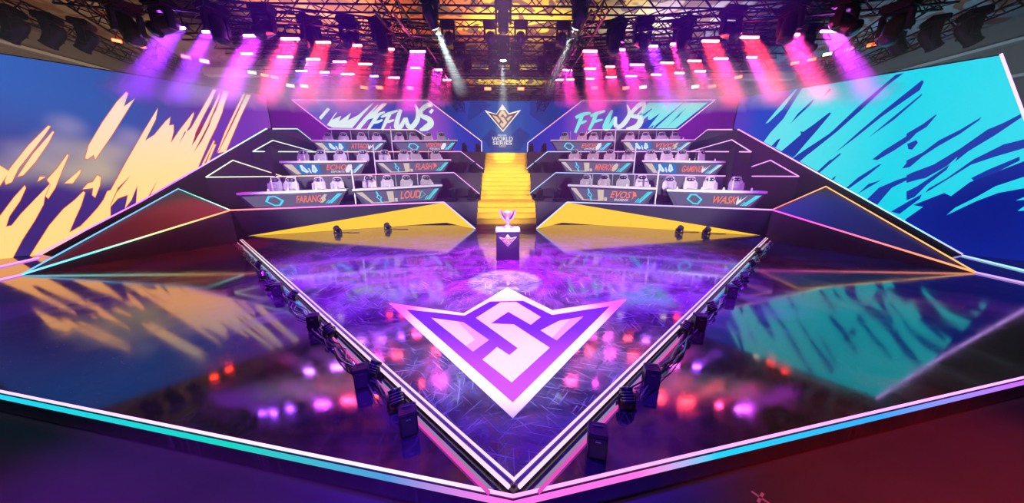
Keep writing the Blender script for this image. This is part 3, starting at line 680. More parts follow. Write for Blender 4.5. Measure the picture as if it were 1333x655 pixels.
# ------------------------------------------------------------------ desks
m_red = ramp_emis('team_lettering', 2, [(0, srgb('#ff8a60')), (1, srgb('#ff6a5a'))], 1.0, 0, 5)
m_dc = emis('desk_cyan', srgb('#4fd8f4'), 1.15); m_dcr = emis('desk_cream', srgb('#efd9c8'), .8); m_dw = emis('desk_white', srgb('#f4f0ff'), .95)
m_dbase = emis('desk_display', srgb('#7a7096'), .75, True); m_dgrey = emis('desk_grey', srgb('#7d7a98'), .6); m_dbl = emis('desk_blue', srgb('#2f86d8'), .8); m_dg = emis('desk_green', srgb('#48e0c8'), .9)
M_acr = None
def acrylic():
    m, nt, out = newmat('clear_acrylic')
    a = nt.nodes.new('ShaderNodeBsdfTransparent'); b = nt.nodes.new('ShaderNodeBsdfGlossy'); b.inputs['Roughness'].default_value = .05; b.inputs[0].default_value = (.9, .9, 1, 1)
    c = nt.nodes.new('ShaderNodeBsdfDiffuse'); c.inputs[0].default_value = (.9, .9, 1, 1)
    m1 = nt.nodes.new('ShaderNodeMixShader'); m1.inputs[0].default_value = .4; nt.links.new(b.outputs[0], m1.inputs[1]); nt.links.new(c.outputs[0], m1.inputs[2])
    mx = nt.nodes.new('ShaderNodeMixShader'); mx.inputs[0].default_value = .10
    nt.links.new(a.outputs[0], mx.inputs[1]); nt.links.new(m1.outputs[0], mx.inputs[2]); nt.links.new(mx.outputs[0], out.inputs[0]); return m
M_acr = acrylic()
M_edge = pbr('acrylic_edge', (.85, .85, .95), .3)
def desk(sd, k, pxa, pxb, team, art, sub, where, chairs, ordn, ya, yb, ctop):
    """pxa/pxb: image columns of the desk ends, from the photo's left to right"""
    P, Q = SIDES[sd]['line'][k]
    a, b = lin(P, Q, pxa), lin(P, Q, pxb)
    u = (b-a); hlen = math.hypot(u.x, u.y); zc = (a.z+b.z)/2; u.z = 0; u.normalize(); n = Vector((u.y, -u.x, 0))      # n to the audience
    c = (a+b)/2; c.z = min(a.z, b.z); ang = math.atan2(u.y, u.x)
    org = c - n*.12
    t = thing('player_desk', f'long white topped player desk, {where}', 'desk', org, ang, 'player desks on the tiers')
    dz = abs(a.z-b.z)
    hl = hlen/2-.03; e = .34           # end slope
    Ha, Hb = aty(pxa, ya, (a-n*.06).y).z-a.z, aty(pxb, yb, (b-n*.06).y).z-b.z; H = (Ha+Hb)/2
    tilt = (b.z+Hb-a.z-Ha)/hlen; dz = (a.z+b.z+Ha+Hb)-2*(H+c.z)
    # local frame: x along, -y to the audience, z up; shear follows the sloping tier so the foot sits on it
    sh = lambda x: tilt*x + dz/2
    mb = MB(); mb.prism([(-hl+.02, -.02, H-.06+sh(-hl)), (hl-.02, -.02, H-.06+sh(hl)), (hl-e, -.0, sh(hl-e)), (-hl+e, -.0, sh(-hl+e))], (0, .10, 0)); mb.build('desk_front', M_dark, t)
    for s in (-1, 1):
        mb = MB(); mb.prism([(s*(hl-.03), .0, H-.06+sh(s*hl)), (s*(hl-e), .0, sh(s*hl)), (s*(hl-e), .6, sh(s*hl)), (s*(hl-.03), .6, H-.06+sh(s*hl))], (-s*.04, 0, 0)); mb.build('side_panel', M_dark, t)
    mb = MB(); mb.loft([(-hl, -.06, H-.06+sh(-hl)), (-hl, .68, H-.06+sh(-hl)), (-hl, .68, H+.02+sh(-hl)), (-hl, -.06, H+.02+sh(-hl))], [(hl, -.06, H-.06+sh(hl)), (hl, .68, H-.06+sh(hl)), (hl, .68, H+.02+sh(hl)), (hl, -.06, H+.02+sh(hl))]); mb.build('desk_top', M_white, t)
    # front display and its picture
    z0, z1 = .08, H-.12; f = lambda x, z, o=0: (x, -.03-o, z+sh(x))
    L = hl-.12
    def X(q, z): return -(L-.30*(1-(z-z0)/(z1-z0))) + 2*(L-.30*(1-(z-z0)/(z1-z0)))*q
    V = lambda q, r, o=0: f(X(q, z0+(z1-z0)*r), z0+(z1-z0)*r, o)
    mb = MB(); mb.poly([V(0, 0), V(1, 0), V(1, 1), V(0, 1)], 0)
    pl = lambda pts, mi, o=.004: mb.poly([V(x, y, o) for x, y in pts], mi)
    if art == 'diamond':
        cx = .27
        for (w, h, lw_, mi) in ((.10, .46, .03, 1),):
            O = [(cx-w, .5), (cx-w*.35, .96), (cx+w*.35, .96), (cx+w, .5), (cx+w*.35, .04), (cx-w*.35, .04)]
            pl(O, mi); pl([(cx+(x-cx)*.72, .5+(y-.5)*.74) for x, y in O], 0, .007)
        pl([(cx-.045, .5), (cx, .75), (cx+.045, .5), (cx, .25)], 4, .010); pl([(cx-.02, .5), (cx, .62), (cx+.02, .5), (cx, .38)], 0, .013)
    elif art == 'gate':
        pl([(.0, 1), (.07, 1), (.12, .05), (.08, .05)], 2); pl([(.08, .02), (.36, .02), (.36, .1), (.08, .1)], 2); pl([(.215, .0), (.235, .0), (.235, 1), (.215, 1)], 1)
        pl([(.19, .5), (.225, .78), (.26, .5), (.225, .22)], 1, .006); pl([(.203, .5), (.225, .66), (.247, .5), (.225, .34)], 0, .009); pl([(.33, .05), (.41, .05), (.42, .95), (.34, .95)], 2); pl([(.42, .05), (.46, .05), (.46, .35), (.42, .35)], 2)
    else:
        pl([(.0, 1), (.10, 1), (.12, 0), (.05, 0)], 2); pl([(.12, 1), (.42, 1), (.42, 0), (.12, 0)], 5); pl([(.42, 1), (.50, 1), (.50, 0), (.42, 0)], 4)
        for s in (-1, 1):
            pl([(.27+s*.02, .25), (.27+s*.06, .95), (.27+s*.09, .9), (.27+s*.11, .35), (.27+s*.06, .1)], 3, .006); pl([(.27+s*.05, .3), (.27+s*.07, .8), (.27+s*.08, .4)], 1, .009)
        pl([(.26, .1), (.28, .1), (.28, .6), (.26, .6)], 3, .006)
    # slashes at the right end
    pl([(.88, .05), (.905, .05), (.965, .95), (.94, .95)], 6 if art == 'gate' else 1); pl([(.915, .05), (.94, .05), (.995, .95), (.965, .95)], 1 if art != 'wings' else 3)
    pl([(.86, .05), (.872, .05), (.89, .4), (.878, .4)], 1)
    disp = mb.build('front_display', [m_dbase, m_dc, m_dcr, m_dw, m_dgrey, m_dbl, m_dg], t)
    # team lettering
    me = textmesh(team, 1, .35, 0, .018)
    xs = [v.co.x for v in me.vertices]; ys = [v.co.y for v in me.vertices]; w_t, h_t = max(xs)-min(xs), max(ys)-min(ys)
    q0, q1 = .50, .76; xa, xb = X(q0, .5), X(q1, .5); hh = (z1-z0)*(.56 if sub else .66); zbm = z0+(z1-z0)*(.36 if sub else .2)
    Mx = Matrix.Translation((xa, -.045, zbm+sh((xa+xb)/2))) @ Matrix.Rotation(math.atan(tilt), 4, 'Y').inverted() @ RX @ Matrix.Diagonal(((xb-xa)/w_t, hh/h_t, 1, 1)) @ Matrix.Translation((-min(xs), -min(ys), 0))
    meshobj('team_name', me, m_red, disp, Mx)
    if sub:
        me = textmesh(sub, 1, .2, 0, .012); xs = [v.co.x for v in me.vertices]; ys = [v.co.y for v in me.vertices]
        xa, xb = X(.56, .3), X(.75, .3); Mx = Matrix.Translation((xa, -.045, z0+(z1-z0)*.1+sh((xa+xb)/2))) @ RX @ Matrix.Diagonal(((xb-xa)/(max(xs)-min(xs)), (z1-z0)*.2/(max(ys)-min(ys)), 1, 1)) @ Matrix.Translation((-min(xs), -min(ys), 0))
        meshobj('team_subtitle', me, m_dw, disp, Mx)
    # small team mark between the name and the slashes
    mb = MB(); g = lambda pts, o=.01: mb.poly([V(x, y, o) for x, y in pts], 0)
    if ordn % 6 == 0: g([(.77, .55), (.80, .95), (.83, .9), (.825, .6), (.845, .4), (.82, .15), (.78, .15), (.80, .4)])
    elif ordn % 6 == 1:
        for q in brush([(.775, .15), (.775, .85), (.845, .5), (.775, .15)], (.012, .012, .012, .012), 1): g(q)
    elif ordn % 6 == 2: g([(.77, .4), (.785, .9), (.83, .95), (.86, .6), (.845, .1), (.79, .1)])
    elif ordn % 6 == 3: g([(.77, .92), (.81, .85), (.845, .55), (.815, .5), (.80, .22), (.795, .55)])
    elif ordn % 6 == 4: g([(.81+.04*math.cos(i*PI/6), .5+.42*math.sin(i*PI/6)) for i in range(12)])
    else: g([(.765, .9), (.80, .5), (.81, .8), (.82, .5), (.86, .95), (.835, .35), (.81, .1), (.785, .35)])
    mb.build('team_mark', [m_dcr, m_dg, m_dw, m_red, m_dcr, m_dw][ordn % 6], disp)
    # clear dividers between the seats
    loc = []
    for px in chairs:
        p = lin(P, Q, px) - n*.95; loc.append((p, (lin(P, Q, px)-c).dot(u)))
    xs_ = sorted(l for _, l in loc)
    for i in range(3):
        x = (xs_[i]+xs_[i+1])/2
        mb = MB(); mb.box((x, .38, H+.02+.24+sh(x)), (.012, .55, .46)); d_ = mb.build('divider', M_acr, t)
        mb = MB(); mb.box((x, .105, H+.02+.24+sh(x)), (.016, .014, .47)); mb.build('divider_edge', M_edge, d_)
    # the phones' little white rests on the top
    for x in xs_:
        mb = MB(); mb.prism([(x-.03+.16, .06, H+.02+sh(x)), (x+.03+.16, .06, H+.02+sh(x)), (x+.02+.16, .06, H+.12+sh(x)), (x-.02+.16, .06, H+.12+sh(x))], (0, .05, 0)); mb.build('device_rest', M_white, t)
    # chairs
    names = ['first', 'second', 'third', 'fourth']
    order = sorted(range(4), key=lambda i: abs(chairs[i]-656))
    for r_, i in enumerate(order):
        p, l = loc[i]; z_here = P.z+(Q.z-P.z)*((p-P).dot(Q-P)/(Q-P).length_squared)
        rr = random.uniform(-.2, .2)
        zt = aty(chairs[i], (ya+yb)/2-ctop, p.y+.1).z; sc = max(.72, min(1.15, (zt-z_here)/1.345))
        ch = chair((p.x, p.y, z_here+.012), ang+rr, f'pale gaming chair, {names[r_]} from the stairs, {where}', 'gaming chairs behind the desks'); ch.scale = (min(1, sc*1.05), sc, sc)
DESKS = [
 ('left', 0, 302, 451, 'FARANG', 'diamond', '', 'lowest left tier, outer desk', (337, 364, 402, 430)),
 ('left', 0, 456, 577, 'LOUD', 'gate', '', 'lowest left tier, inner desk', (477, 501, 530, 559)),
 ('left', 1, 367, 482, 'ECHO', 'wings', 'ESPORTS', 'middle left tier, outer desk', (388, 413, 442, 472)),
 ('left', 1, 490, 590, 'FLASH', 'gate', '', 'middle left tier, inner desk', (503, 529, 548, 574)),
 ('left', 2, 413, 509, 'ATTACK', 'wings', '', 'top left tier, outer desk', (429, 451, 477, 496)),
 ('left', 2, 515, 599, 'VISION', 'diamond', 'ESPORTS', 'top left tier, inner desk', (525, 546, 563.5, 584)),
 ('right', 0, 738, 858, 'EVOS', 'gate', 'PHOENIX', 'lowest right tier, inner desk', (757.7, 783, 811, 841)),
 ('right', 0, 868, 1004, 'WASK', 'diamond', '', 'lowest right tier, outer desk', (877.5, 910, 939, 976)),
 ('right', 1, 725, 824, 'MINEROS', 'gate', '', 'middle right tier, inner desk', (741.4, 765, 788, 814)),
 ('right', 1, 832, 943, 'GAMING', 'wings', '', 'middle right tier, outer desk', (847, 868.5, 889, 922)),
 ('right', 2, 714, 796, 'EVOS', 'diamond', 'DIVINE', 'top right tier, inner desk', (727.7, 750.5, 768, 788)),
 ('right', 2, 803, 897, 'VIVO', 'wings', 'KEYD', 'top right tier, outer desk', (814.5, 837, 858.6, 878)),
]
for i, d in enumerate(DESKS): desk(*d, [0, 1, 2, 3, 5, 2, 3, 5, 4, 5, 2, 0][i], *[(252, 246.5, 18.5), (247, 240.6, 15.5), (210.4, 209.5, 15.5), (209, 207.6, 14), (182.4, 183, 11), (183, 182.4, 11), (240.6, 245.2, 15.5), (247, 250, 18.5), (207.6, 208.5, 14), (209, 210.4, 15.5), (182.3, 182.3, 11), (182.3, 181.6, 11)][i])
# pale posts between neighbouring desks
for sd, k, px, w in (('left', 0, 452.5, 'lowest left'), ('left', 1, 486, 'middle left'), ('left', 2, 511.5, 'top left'), ('right', 0, 863, 'lowest right'), ('right', 1, 828, 'middle right'), ('right', 2, 799.5, 'top right')):
    P, Q = SIDES[sd]['line'][k]; p = lin(P, Q, px)+Vector((0, .45, 0))
    t = thing('camera_post', f'slim pale post between the two desks on the {w} tier', 'post', p, 0, 'posts between desks')
    mb = MB(); mb.box((0, 0, .68), (.05, .05, 1.36)); mb.build('upright', M_white, t)
    mb = MB(); mb.box((0, 0, .01), (.3, .3, .02)); mb.build('foot_plate', M_black, t)
    for s in (-1, 1):
        mb = MB(); mb.box((s*.16, -.02, 1.02), (.10, .06, .07), bev=.01); mb.lathe([(.02, 0), (.018, .05)], 10, Matrix.Translation((s*.16, -.05, 1.02)) @ Matrix.Rotation(PI/2, 4, 'X')); mb.tube([(s*.02, 0, 1.02), (s*.12, 0, 1.02)], .012); mb.build('small_camera', M_plast, t)

# ------------------------------------------------------------------ podium and trophy
pf = atz(661.2, 339, 0); W_, HP = .63, .79
pod = thing('podium', 'black podium with white top and winged emblem in front of the stairs', 'podium', (pf.x, pf.y+W_/2, 0))
mb = MB(); mb.box((0, 0, HP/2-.02), (W_-.03, W_-.03, HP-.04), bev=.006); mb.build('body', pbr('podium_black', (.02, .018, .03), .35), pod)
mb = MB(); mb.box((0, 0, HP-.02), (W_, W_, .045), bev=.008); mb.build('top', M_white, pod)
px_w = .63*36.5/33.8*.98
emblem_on(pod, (0, -W_/2+.012, HP-.10), (1, 0, 0), (0, 0, 1), (0, -1, 0), .46, pbr('plate_white', (.9, .9, .9), .4), pbr('plate_black', (.02, .02, .02), .4), pbr('plate_gold', (.85, .5, .18), .35, .3), .004)
tr = thing('trophy', 'silver winged trophy cup standing on the podium', 'trophy', (pf.x, pf.y+W_/2, HP))
M_silver = pbr('polished_silver', (.9, .9, .92), .3, .85)
M_gold = pbr('warm_gold', (.9, .62, .3), .35, .8)
mb = MB(); mb.lathe([(.12, .003), (.12, .02), (.10, .05), (.07, .08), (.045, .10)], 24); mb.build('base', M_silver, tr, True)
mb = MB(); mb.lathe([(.04, .10), (.03, .13), (.04, .17), (.05, .20), (.045, .22), (.06, .26), (.085, .32), (.10, .40), (.105, .46), (.09, .46), (.07, .34), (.03, .30)], 24); mb.build('cup', M_silver, tr, True)
for s in (-1, 1):
    for (k, m_, nm) in ((0, M_silver, 'wing_handle'), (1, M_gold, 'inner_handle')):
        mb = MB()
        xs = [(.05, .21), (.10, .27), (.15, .35), (.19, .44), (.215, .50)] if k == 0 else [(.05, .25), (.09, .30), (.125, .37), (.15, .44), (.165, .47)]
        wd = [.02, .045, .055, .05, .012] if k == 0 else [.015, .03, .038, .03, .008]
        top = [(s*(x-w*.55), -.02, z+w*.5) for (x, z), w in zip(xs, wd)]; bot = [(s*(x+w*.55), -.02, z-w*.5) for (x, z), w in zip(xs, wd)]
        for i in range(4): mb.prism([top[i], top[i+1], bot[i+1], bot[i]], (0, .04, 0))
        mb.build(nm, m_, tr)

# ------------------------------------------------------------------ moving heads
def make_head():
    t = thing('moving_head', '', 'stage light')
    mb = MB(); mb.box((0, 0, .06), (.36, .26, .12), bev=.02); mb.box((0, -.132, .06), (.16, .006, .06)); mb.build('base', M_black, t)
    mb = MB(); mb.box((0, 0, .14), (.34, .10, .05), bev=.01)
    yk = mb.build('yoke', M_black, t)
    for s in (-1, 1): mb = MB(); mb.prism([(s*.17, -.06, .14), (s*.17, .06, .14), (s*.17, .045, .42), (s*.17, -.045, .42)], (s*-.045, 0, 0)); mb.build('yoke_arm', M_black, yk)
    mb = MB(); mb.lathe([(.06, -.22), (.10, -.20), (.125, -.10), (.12, .02), (.105, .14), (.115, .20), (.10, .21)], 16)
    for s in (-1, 1): mb.lathe([(.035, 0), (.035, .03)], 10, Matrix.Translation((s*.115, 0, 0)) @ Matrix.Rotation(s*PI/2, 4, 'Y'))
    h = mb.build('head', M_black, t, True); h.location = (0, 0, .36)
    mb = MB(); mb.lathe([(.088, .205), (.085, .218), (.03, .225)], 16); mb.build('lens', M_glass, h, True)
    mb = MB(); mb.lathe([(.118, .175), (.118, .195)], 16); mb.build('lens_ring', M_black, h)
    return t
proto_head = make_head(); hused = [False]
def head(loc, aim, label, grp, hang=False, scale=1.0, lens=None):
    """aim: unit vector the lens points along (world)"""
    o = proto_head if not hused[0] else copy_tree(proto_head); hused[0] = True
    R = Matrix.Rotation(PI, 4, 'X') if hang else Matrix.Identity(4)
    a = Vector(aim).normalized()
    yaw = math.atan2(a.y, a.x)+PI/2
    R = Matrix.Rotation(yaw, 4, 'Z') @ R
    o.matrix_world = Matrix.Translation(loc) @ R @ Matrix.Scale(scale, 4)
    o.location = loc; o.rotation_euler = R.to_euler(); o.scale = (scale,)*3
    loc_a = R.to_3x3().inverted() @ a
    for ch in o.children:
        if ch.name.split('.')[0] == 'head':
            ch.rotation_euler = loc_a.to_track_quat('Z', 'Y').to_euler()
            if lens:
                for l in ch.children:
                    if l.name.split('.')[0] == 'lens': l.data = l.data.copy(); l.data.materials[0] = lens
    tag(o, label, 'stage light', grp); return o
nth = ['first', 'second', 'third', 'fourth', 'fifth', 'sixth', 'seventh', 'eighth', 'ninth', 'tenth', 'eleventh', 'twelfth', 'thirteenth', 'fourteenth', 'fifteenth', 'sixteenth', 'seventeenth', 'eighteenth', 'nineteenth', 'twentieth', 'twenty-first', 'twenty-second', 'twenty-third', 'twenty-fourth', 'twenty-fifth', 'twenty-sixth', 'twenty-seventh', 'twenty-eighth', 'twenty-ninth', 'thirtieth']
for sd, lst in (('left', [(589, 13.3, 0), (613, 13.6, 0), (600, 16.4, 1), (619, 16.7, 1), (606.5, 18.9, 2), (623.5, 19.1, 2)]), ('right', [(726.4, 13.3, 0), (703, 13.6, 0), (715, 16.4, 1), (695.5, 16.7, 1), (707, 18.9, 2), (690.5, 19.1, 2)])):
    for i, (px, Y, k) in enumerate(lst):
        zf = SIDES[sd]['line'][k][0].z
        p = aty(px, 240, Y); p.z = zf+.002
        head(p, (.25 if sd == 'right' else -.25, -.35, .9), f'dark moving head standing on the {["lowest", "middle", "top"][k]} {sd} tier, {"further from" if i % 2 == 0 else "closer to"} the stairs', 'moving heads beside the stairs', scale=.98)

# four low lights on the floor in front of the yellow panels
def make_floorlight():
    t = thing('floor_light', '', 'stage light')
    mb = MB(); mb.box((0, 0, .02), (.30, .16, .04), bev=.01); mb.build('foot', M_black, t)
    for s in (-1, 1): mb = MB(); mb.box((s*.15, 0, .11), (.02, .05, .16)); mb.build('bracket', M_black, t)
    mb = MB(); mb.lathe([(.08, -.12), (.11, -.10), (.11, .10), (.125, .12)], 14, Matrix.Translation((0, 0, .17)) @ Matrix.Rotation(.9, 4, 'X')); mb.build('lamp_body', M_black, t, True)
    mb = MB(); mb.lathe([(.10, .121), (.10, .128)], 14, Matrix.Translation((0, 0, .17)) @ Matrix.Rotation(.9, 4, 'X')); mb.build('lens', M_glass, t)
    mb = MB(); mb.tube([(.1, .05, .02), (.35, .1, .015), (.6, .02, .012), (.9, .06, .012)], .012, 5); mb.build('cable', M_black, t)
    return t
fl0 = make_floorlight()
for i, (px, py, lab) in enumerate(((440, 303.5, 'left floor light at the thin end of the left yellow panel'), (505, 299, 'left floor light at the middle of the left yellow panel'), (884, 303, 'right floor light at the middle of the right yellow panel'), (919, 305, 'right floor light at the thin end of the right yellow panel'))):
    o = fl0 if i == 0 else copy_tree(fl0); o.location = atz(px, py, .001); o.scale = (.9,)*3; tag(o, 'small black '+lab, 'stage light', 'floor lights by the yellow panels')

# speakers, pin spots and cables along the stage edges
def make_speaker():
    t = thing('stage_speaker', '', 'speaker')
    mb = MB(); mb.box((0, 0, .145), (.19, .19, .29), bev=.012); mb.build('cabinet', pbr('speaker_black', (.025, .022, .03), .45), t)
    mb = MB(); mb.box((0, -.098, .14), (.15, .008, .22), bev=.003); g_ = mb.build('grille', pbr('speaker_grille', (.07, .07, .08), .6, .3), t)
    mb = MB(); mb.box((0, -.104, .225), (.05, .004, .012)); mb.build('badge', M_alu, g_)
    mb = MB(); mb.tube([(-.05, .02, .30), (-.03, .02, .305), (.03, .02, .305), (.05, .02, .30)], .008, 6); mb.build('handle', M_plast, t)
    return t
sp0 = make_speaker(); n_ = 0
for sd, lst in (('left', [(533, 560), (473, 501), (410, 428), (363, 384.5)]), ('right', [(776, 588), (846, 502), (908.5, 428), (950, 387)])):
    for i, (px, py) in enumerate(lst):
        o = sp0 if n_ == 0 else copy_tree(sp0); n_ += 1; p = atz(px, py, ZO); o.location = p; e = TL if sd == 'left' else TR
        o.rotation_euler = (0, 0, math.radians(22 if sd == 'left' else -14)); o.scale = (.8,)*3; tag(o, f'small black speaker on the floor by the {sd} stage edge, {nth[i]} from the front point', 'speaker', 'speakers along the stage edges')
def make_pin():
    t = thing('edge_spotlight', '', 'stage light')
    mb = MB(); mb.box((0, 0, .015), (.2, .14, .03), bev=.006); mb.build('base', M_black, t)
    for s in (-1, 1): mb = MB(); mb.box((s*.09, 0, .09), (.015, .05, .15)); mb.build('yoke_arm', M_black, t)
    mb = MB(); mb.lathe([(.03, -.10), (.06, -.09), (.075, -.02), (.07, .06), (.078, .09), (.065, .092)], 14, Matrix.Translation((0, 0, .15)) @ Matrix.Rotation(-.7, 4, 'X')); h = mb.build('lamp_head', M_black, t, True)
    mb = MB()
    for k in range(4): mb.lathe([(.080, -.05+.03*k), (.080, -.042+.03*k)], 14, Matrix.Translation((0, 0, .15)) @ Matrix.Rotation(-.7, 4, 'X'))
    mb.build('cooling_fin', M_alu, h)
    mb = MB(); mb.lathe([(.06, .093), (.02, .10)], 14, Matrix.Translation((0, 0, .15)) @ Matrix.Rotation(-.7, 4, 'X')); mb.build('lens', M_glass, h)
    return t
pn0 = make_pin(); n_ = 0
for sd, lst in (('left', [(517, 532), (488, 492), (430, 440), (383, 392), (353, 377), (344, 365), (338, 350)]), ('right', [(815, 530), (892, 436), (925, 408), (958, 377), (968, 366), (978, 348), (986, 332)])):
    for i, (px, py) in enumerate(lst):
        o = pn0 if n_ == 0 else copy_tree(pn0); n_ += 1; o.location = atz(px, py, ZO); o.rotation_euler = (0, 0, random.uniform(-1.2, 1.2)); o.scale = (.85,)*3
        tag(o, f'small black spotlight on the floor outside the {sd} stage edge, {nth[i]} from the front point', 'stage light', 'spotlights along the stage edges')
for sd, P0 in (('left', TL), ('right', TR)):
    d = (P0-TA).normalized(); n = Vector((d.y, -d.x, 0));
    if n.x*P0.x < 0: n = -n
    L = (P0-TA).length; t = thing('cable_bundle', f'loose dark cables lying along the {sd} edge of the stage', 'cables')
    for c in range(5):
        pts = []; s_ = 1.6
        while s_ < L-.4:
            pts.append(TA+d*s_+n*(.19+.05*math.sin(s_*2.3+c)+random.uniform(-.03, .06))+Vector((0, 0, ZO+.015+random.uniform(0, .05)))); s_ += random.uniform(.12, .3)
        mb = MB(); mb.tube(pts, .009, 5); mb.build('cable', M_plast if c % 2 else M_alu, t)
# little white tape crosses on the ground in front
for i, (px, py, lab) in enumerate(((778, 649, 'nearer the middle'), (990, 648, 'further right'))):
    p = atz(px, py, ZG+.002); mb = MB(); a = .6
    for q in (a, a+PI/2): mb.box((0, 0, 0), (.12, .02, .003), M=Matrix.Rotation(q, 4, 'Z'))
    o = mb.build('tape_mark', M_white); o.location = p; tag(o, f'white tape cross on the dark ground at the front, {lab}', 'tape', 'tape marks')

# ------------------------------------------------------------------ rig
def truss(p0, p1, s, label, r=.028, step=None):
    p0, p1 = Vector(p0), Vector(p1); d = (p1-p0); L = d.length; d.normalize(); sd_ = d.cross(Vector((0, 0, 1))).normalized(); u = sd_.cross(d)
    t = thing('lighting_truss', label, 'truss', (p0+p1)/2, 0, 'lighting trusses'); c0 = (p0+p1)/2
    cor = [sd_*a*s/2+u*b*s/2 for a, b in ((1, 1), (-1, 1), (-1, -1), (1, -1))]
    for i in range(4): mb = MB(); mb.tube([p0+cor[i]-c0, p1+cor[i]-c0], r, 6); mb.build('chord', M_truss, t)
    step = step or s; n = max(2, int(L/step)); mb = MB()
    for i in range(n):
        a, b = L*i/n, L*(i+1)/n
        for j in range(4):
            k = (j+1) % 4; x, y = (j, k) if i % 2 == 0 else (k, j)
            mb.tube([p0+d*a+cor[x]-c0, p0+d*b+cor[y]-c0], r*.55, 4)
    mb.build('bracing', M_truss, t)
def bar_at(px, py, z): return atz(px, py, z)
BARS = []   # px, py, width px, colour, row
U = [(227, 37.5, 29, 'p'), (278, 42.5, 26, 'p'), (331, 47.5, 25, 'pm'), (378.5, 51.5, 23, 'rm'), (421.5, 56, 18, 'r'), (460.5, 60, 21, 'r'), (504, 65, 18, 'r'), (544, 68, 19, 'm'),
     (768, 67.5, 18, 'mr'), (803, 65.5, 20, 'm'), (845, 61, 21, 'p'), (883, 58.5, 21, 'mr'), (924, 54.5, 22, 'r'), (975, 49.6, 24, 'r'), (1027, 46, 26, 'mr'), (1081, 42, 28, 'pm')]
L1 = [(322, 70.5, 14, 'l'), (371.6, 75, 19, 'l'), (408, 78, 16.5, 'l'), (442.5, 81, 16.5, 'm'), (475.7, 84, 17, 'r'), (542, 89, 14, 'r'), (569.7, 91.5, 11, 'm'),
      (738.6, 92, 8, 'm'), (768, 90, 14, 'mr'), (794, 87.5, 9, 'r'), (829, 85, 18, 'm'), (868, 82.5, 16.6, 'r'), (903.5, 80, 17, 'r'), (938, 77, 18, 'm'), (978, 75.5, 12, 'p')]
L2 = [(393, 93, 14, 'b'), (423, 94.7, 11, 'l'), (453, 97, 16, 'l'), (487.5, 99.7, 9, 'p'), (513, 101.6, 14, 'mr'), (582, 104.6, 9, 'mr'),
      (728.5, 104.5, 6, 'm'), (742, 104, 7, 'r'), (768, 103, 9, 'm'), (795.5, 101, 13, 'm'), (821.5, 99.6, 14, 'm'), (854, 97.7, 13, 'r'), (884, 95.7, 11.5, 'l'), (911, 93.3, 13.6, 'l')]
COLS = {'p': (.26, .02, .85), 'pm': (.5, .02, .75), 'm': (.85, .02, .5), 'mr': (1, .02, .22), 'rm': (1, .02, .14), 'r': (1, .012, .02), 'l': (.45, .10, .85), 'b': (.14, .03, .9)}
CNAME = {'p': 'purple', 'pm': 'violet', 'm': 'magenta', 'mr': 'pink red', 'rm': 'red', 'r': 'red', 'l': 'lilac', 'b': 'blue violet'}
BEAM = Vector((0, -.574, -.819))
M_haze, _nt, _out = newmat('beam_haze')
_v = _nt.nodes.new('ShaderNodeVolumeScatter'); _v.inputs['Density'].default_value = .75; _v.inputs['Anisotropy'].default_value = .1
_nt.links.new(_v.outputs[0], _out.inputs['Volume'])
for rowname, row, z in (('upper', U, 5.8), ('middle', L1, 6.3), ('lowest', L2, 6.5)):
    pts = []
    for i, (px, py, w, c) in enumerate(row):
        p = atz(px, py, z); a, b = atz(px-w/2, py, z), atz(px+w/2, py, z); wl = (ray(px+w/2, py)-ray(px-w/2, py)).length*((p-CAM).dot(FW)); wl = max(.35, min(1.0, wl))
        t = thing('led_bar', f'{CNAME[c]} glowing light bar, {nth[i]} from the left in the {rowname} hanging row', 'stage light', p, 0, 'hanging light bars')
        mb = MB(); mb.box((0, .05, .07), (wl+.06, .10, .12), bev=.015); mb.build('housing', M_black, t)
        mb = MB(); mb.box((0, -.02, .01), (wl, .03, .042)); cc = COLS[c]
        mb.build('lit_lenses', emis('bar_glow_'+c, tuple(.035+.965*q for q in cc), 130), t)
        for s in (-1, 1): mb = MB(); mb.tube([(s*wl*.3, .06, .12), (s*wl*.3, .06, .32)], .018, 6); mb.box((s*wl*.3, .06, .32), (.06, .09, .06)); mb.build('clamp', M_black, t)
        src = p+Vector((0, -.05, -.03))
        l = lamp('bar_lamp', 'AREA', src, src+BEAM, cc, {'upper': 21, 'middle': 8, 'lowest': 3.6}[rowname], shape='RECTANGLE', size=wl, size_y=.03, spread=math.radians(12))
        # turn the long side across the stage
        l.rotation_euler = BEAM.to_track_quat('-Z', 'Y').to_euler()
        nb_ = Vector((0, -BEAM.z, BEAM.y)); Lb = {'upper': 2.3, 'middle': 1.9, 'lowest': 1.5}[rowname]; g0, g1 = .045, .045+Lb*math.tan(math.radians(6)); s0_ = src-p-BEAM*.01
        mb = MB(); mb.loft([s0_+Vector((x*(wl/2+.01), 0, 0))+nb_*y*g0 for x, y in ((-1, -1), (1, -1), (1, 1), (-1, 1))], [s0_+BEAM*Lb+Vector((x*(wl/2+g1), 0, 0))+nb_*y*g1 for x, y in ((-1, -1), (1, -1), (1, 1), (-1, 1))])
        mb.build('light_beam', M_haze, t)['label'] = f'{CNAME[c]} curtain of light in the haze'
        pts.append(p)
    D_ = {'upper': .55, 'middle': .5, 'lowest': .5}[rowname]
    half = len([q for q in row if q[0] < 656]); up_ = Vector((0, .12, .58))
    lp, rp = pts[:half], pts[half:]
    ext = lambda a, b, k: a+(a-b).normalized()*k
    truss(ext(lp[0], lp[-1], 2.5 if rowname == 'upper' else .5)+up_, ext(lp[-1], lp[0], .6)+up_, .34, f'black lattice truss carrying the left half of the {rowname} row of light bars')
    truss(ext(rp[0], rp[-1], .6)+up_, ext(rp[-1], rp[0], 2.5 if rowname == 'upper' else .5)+up_, .34, f'black lattice truss carrying the right half of the {rowname} row of light bars')
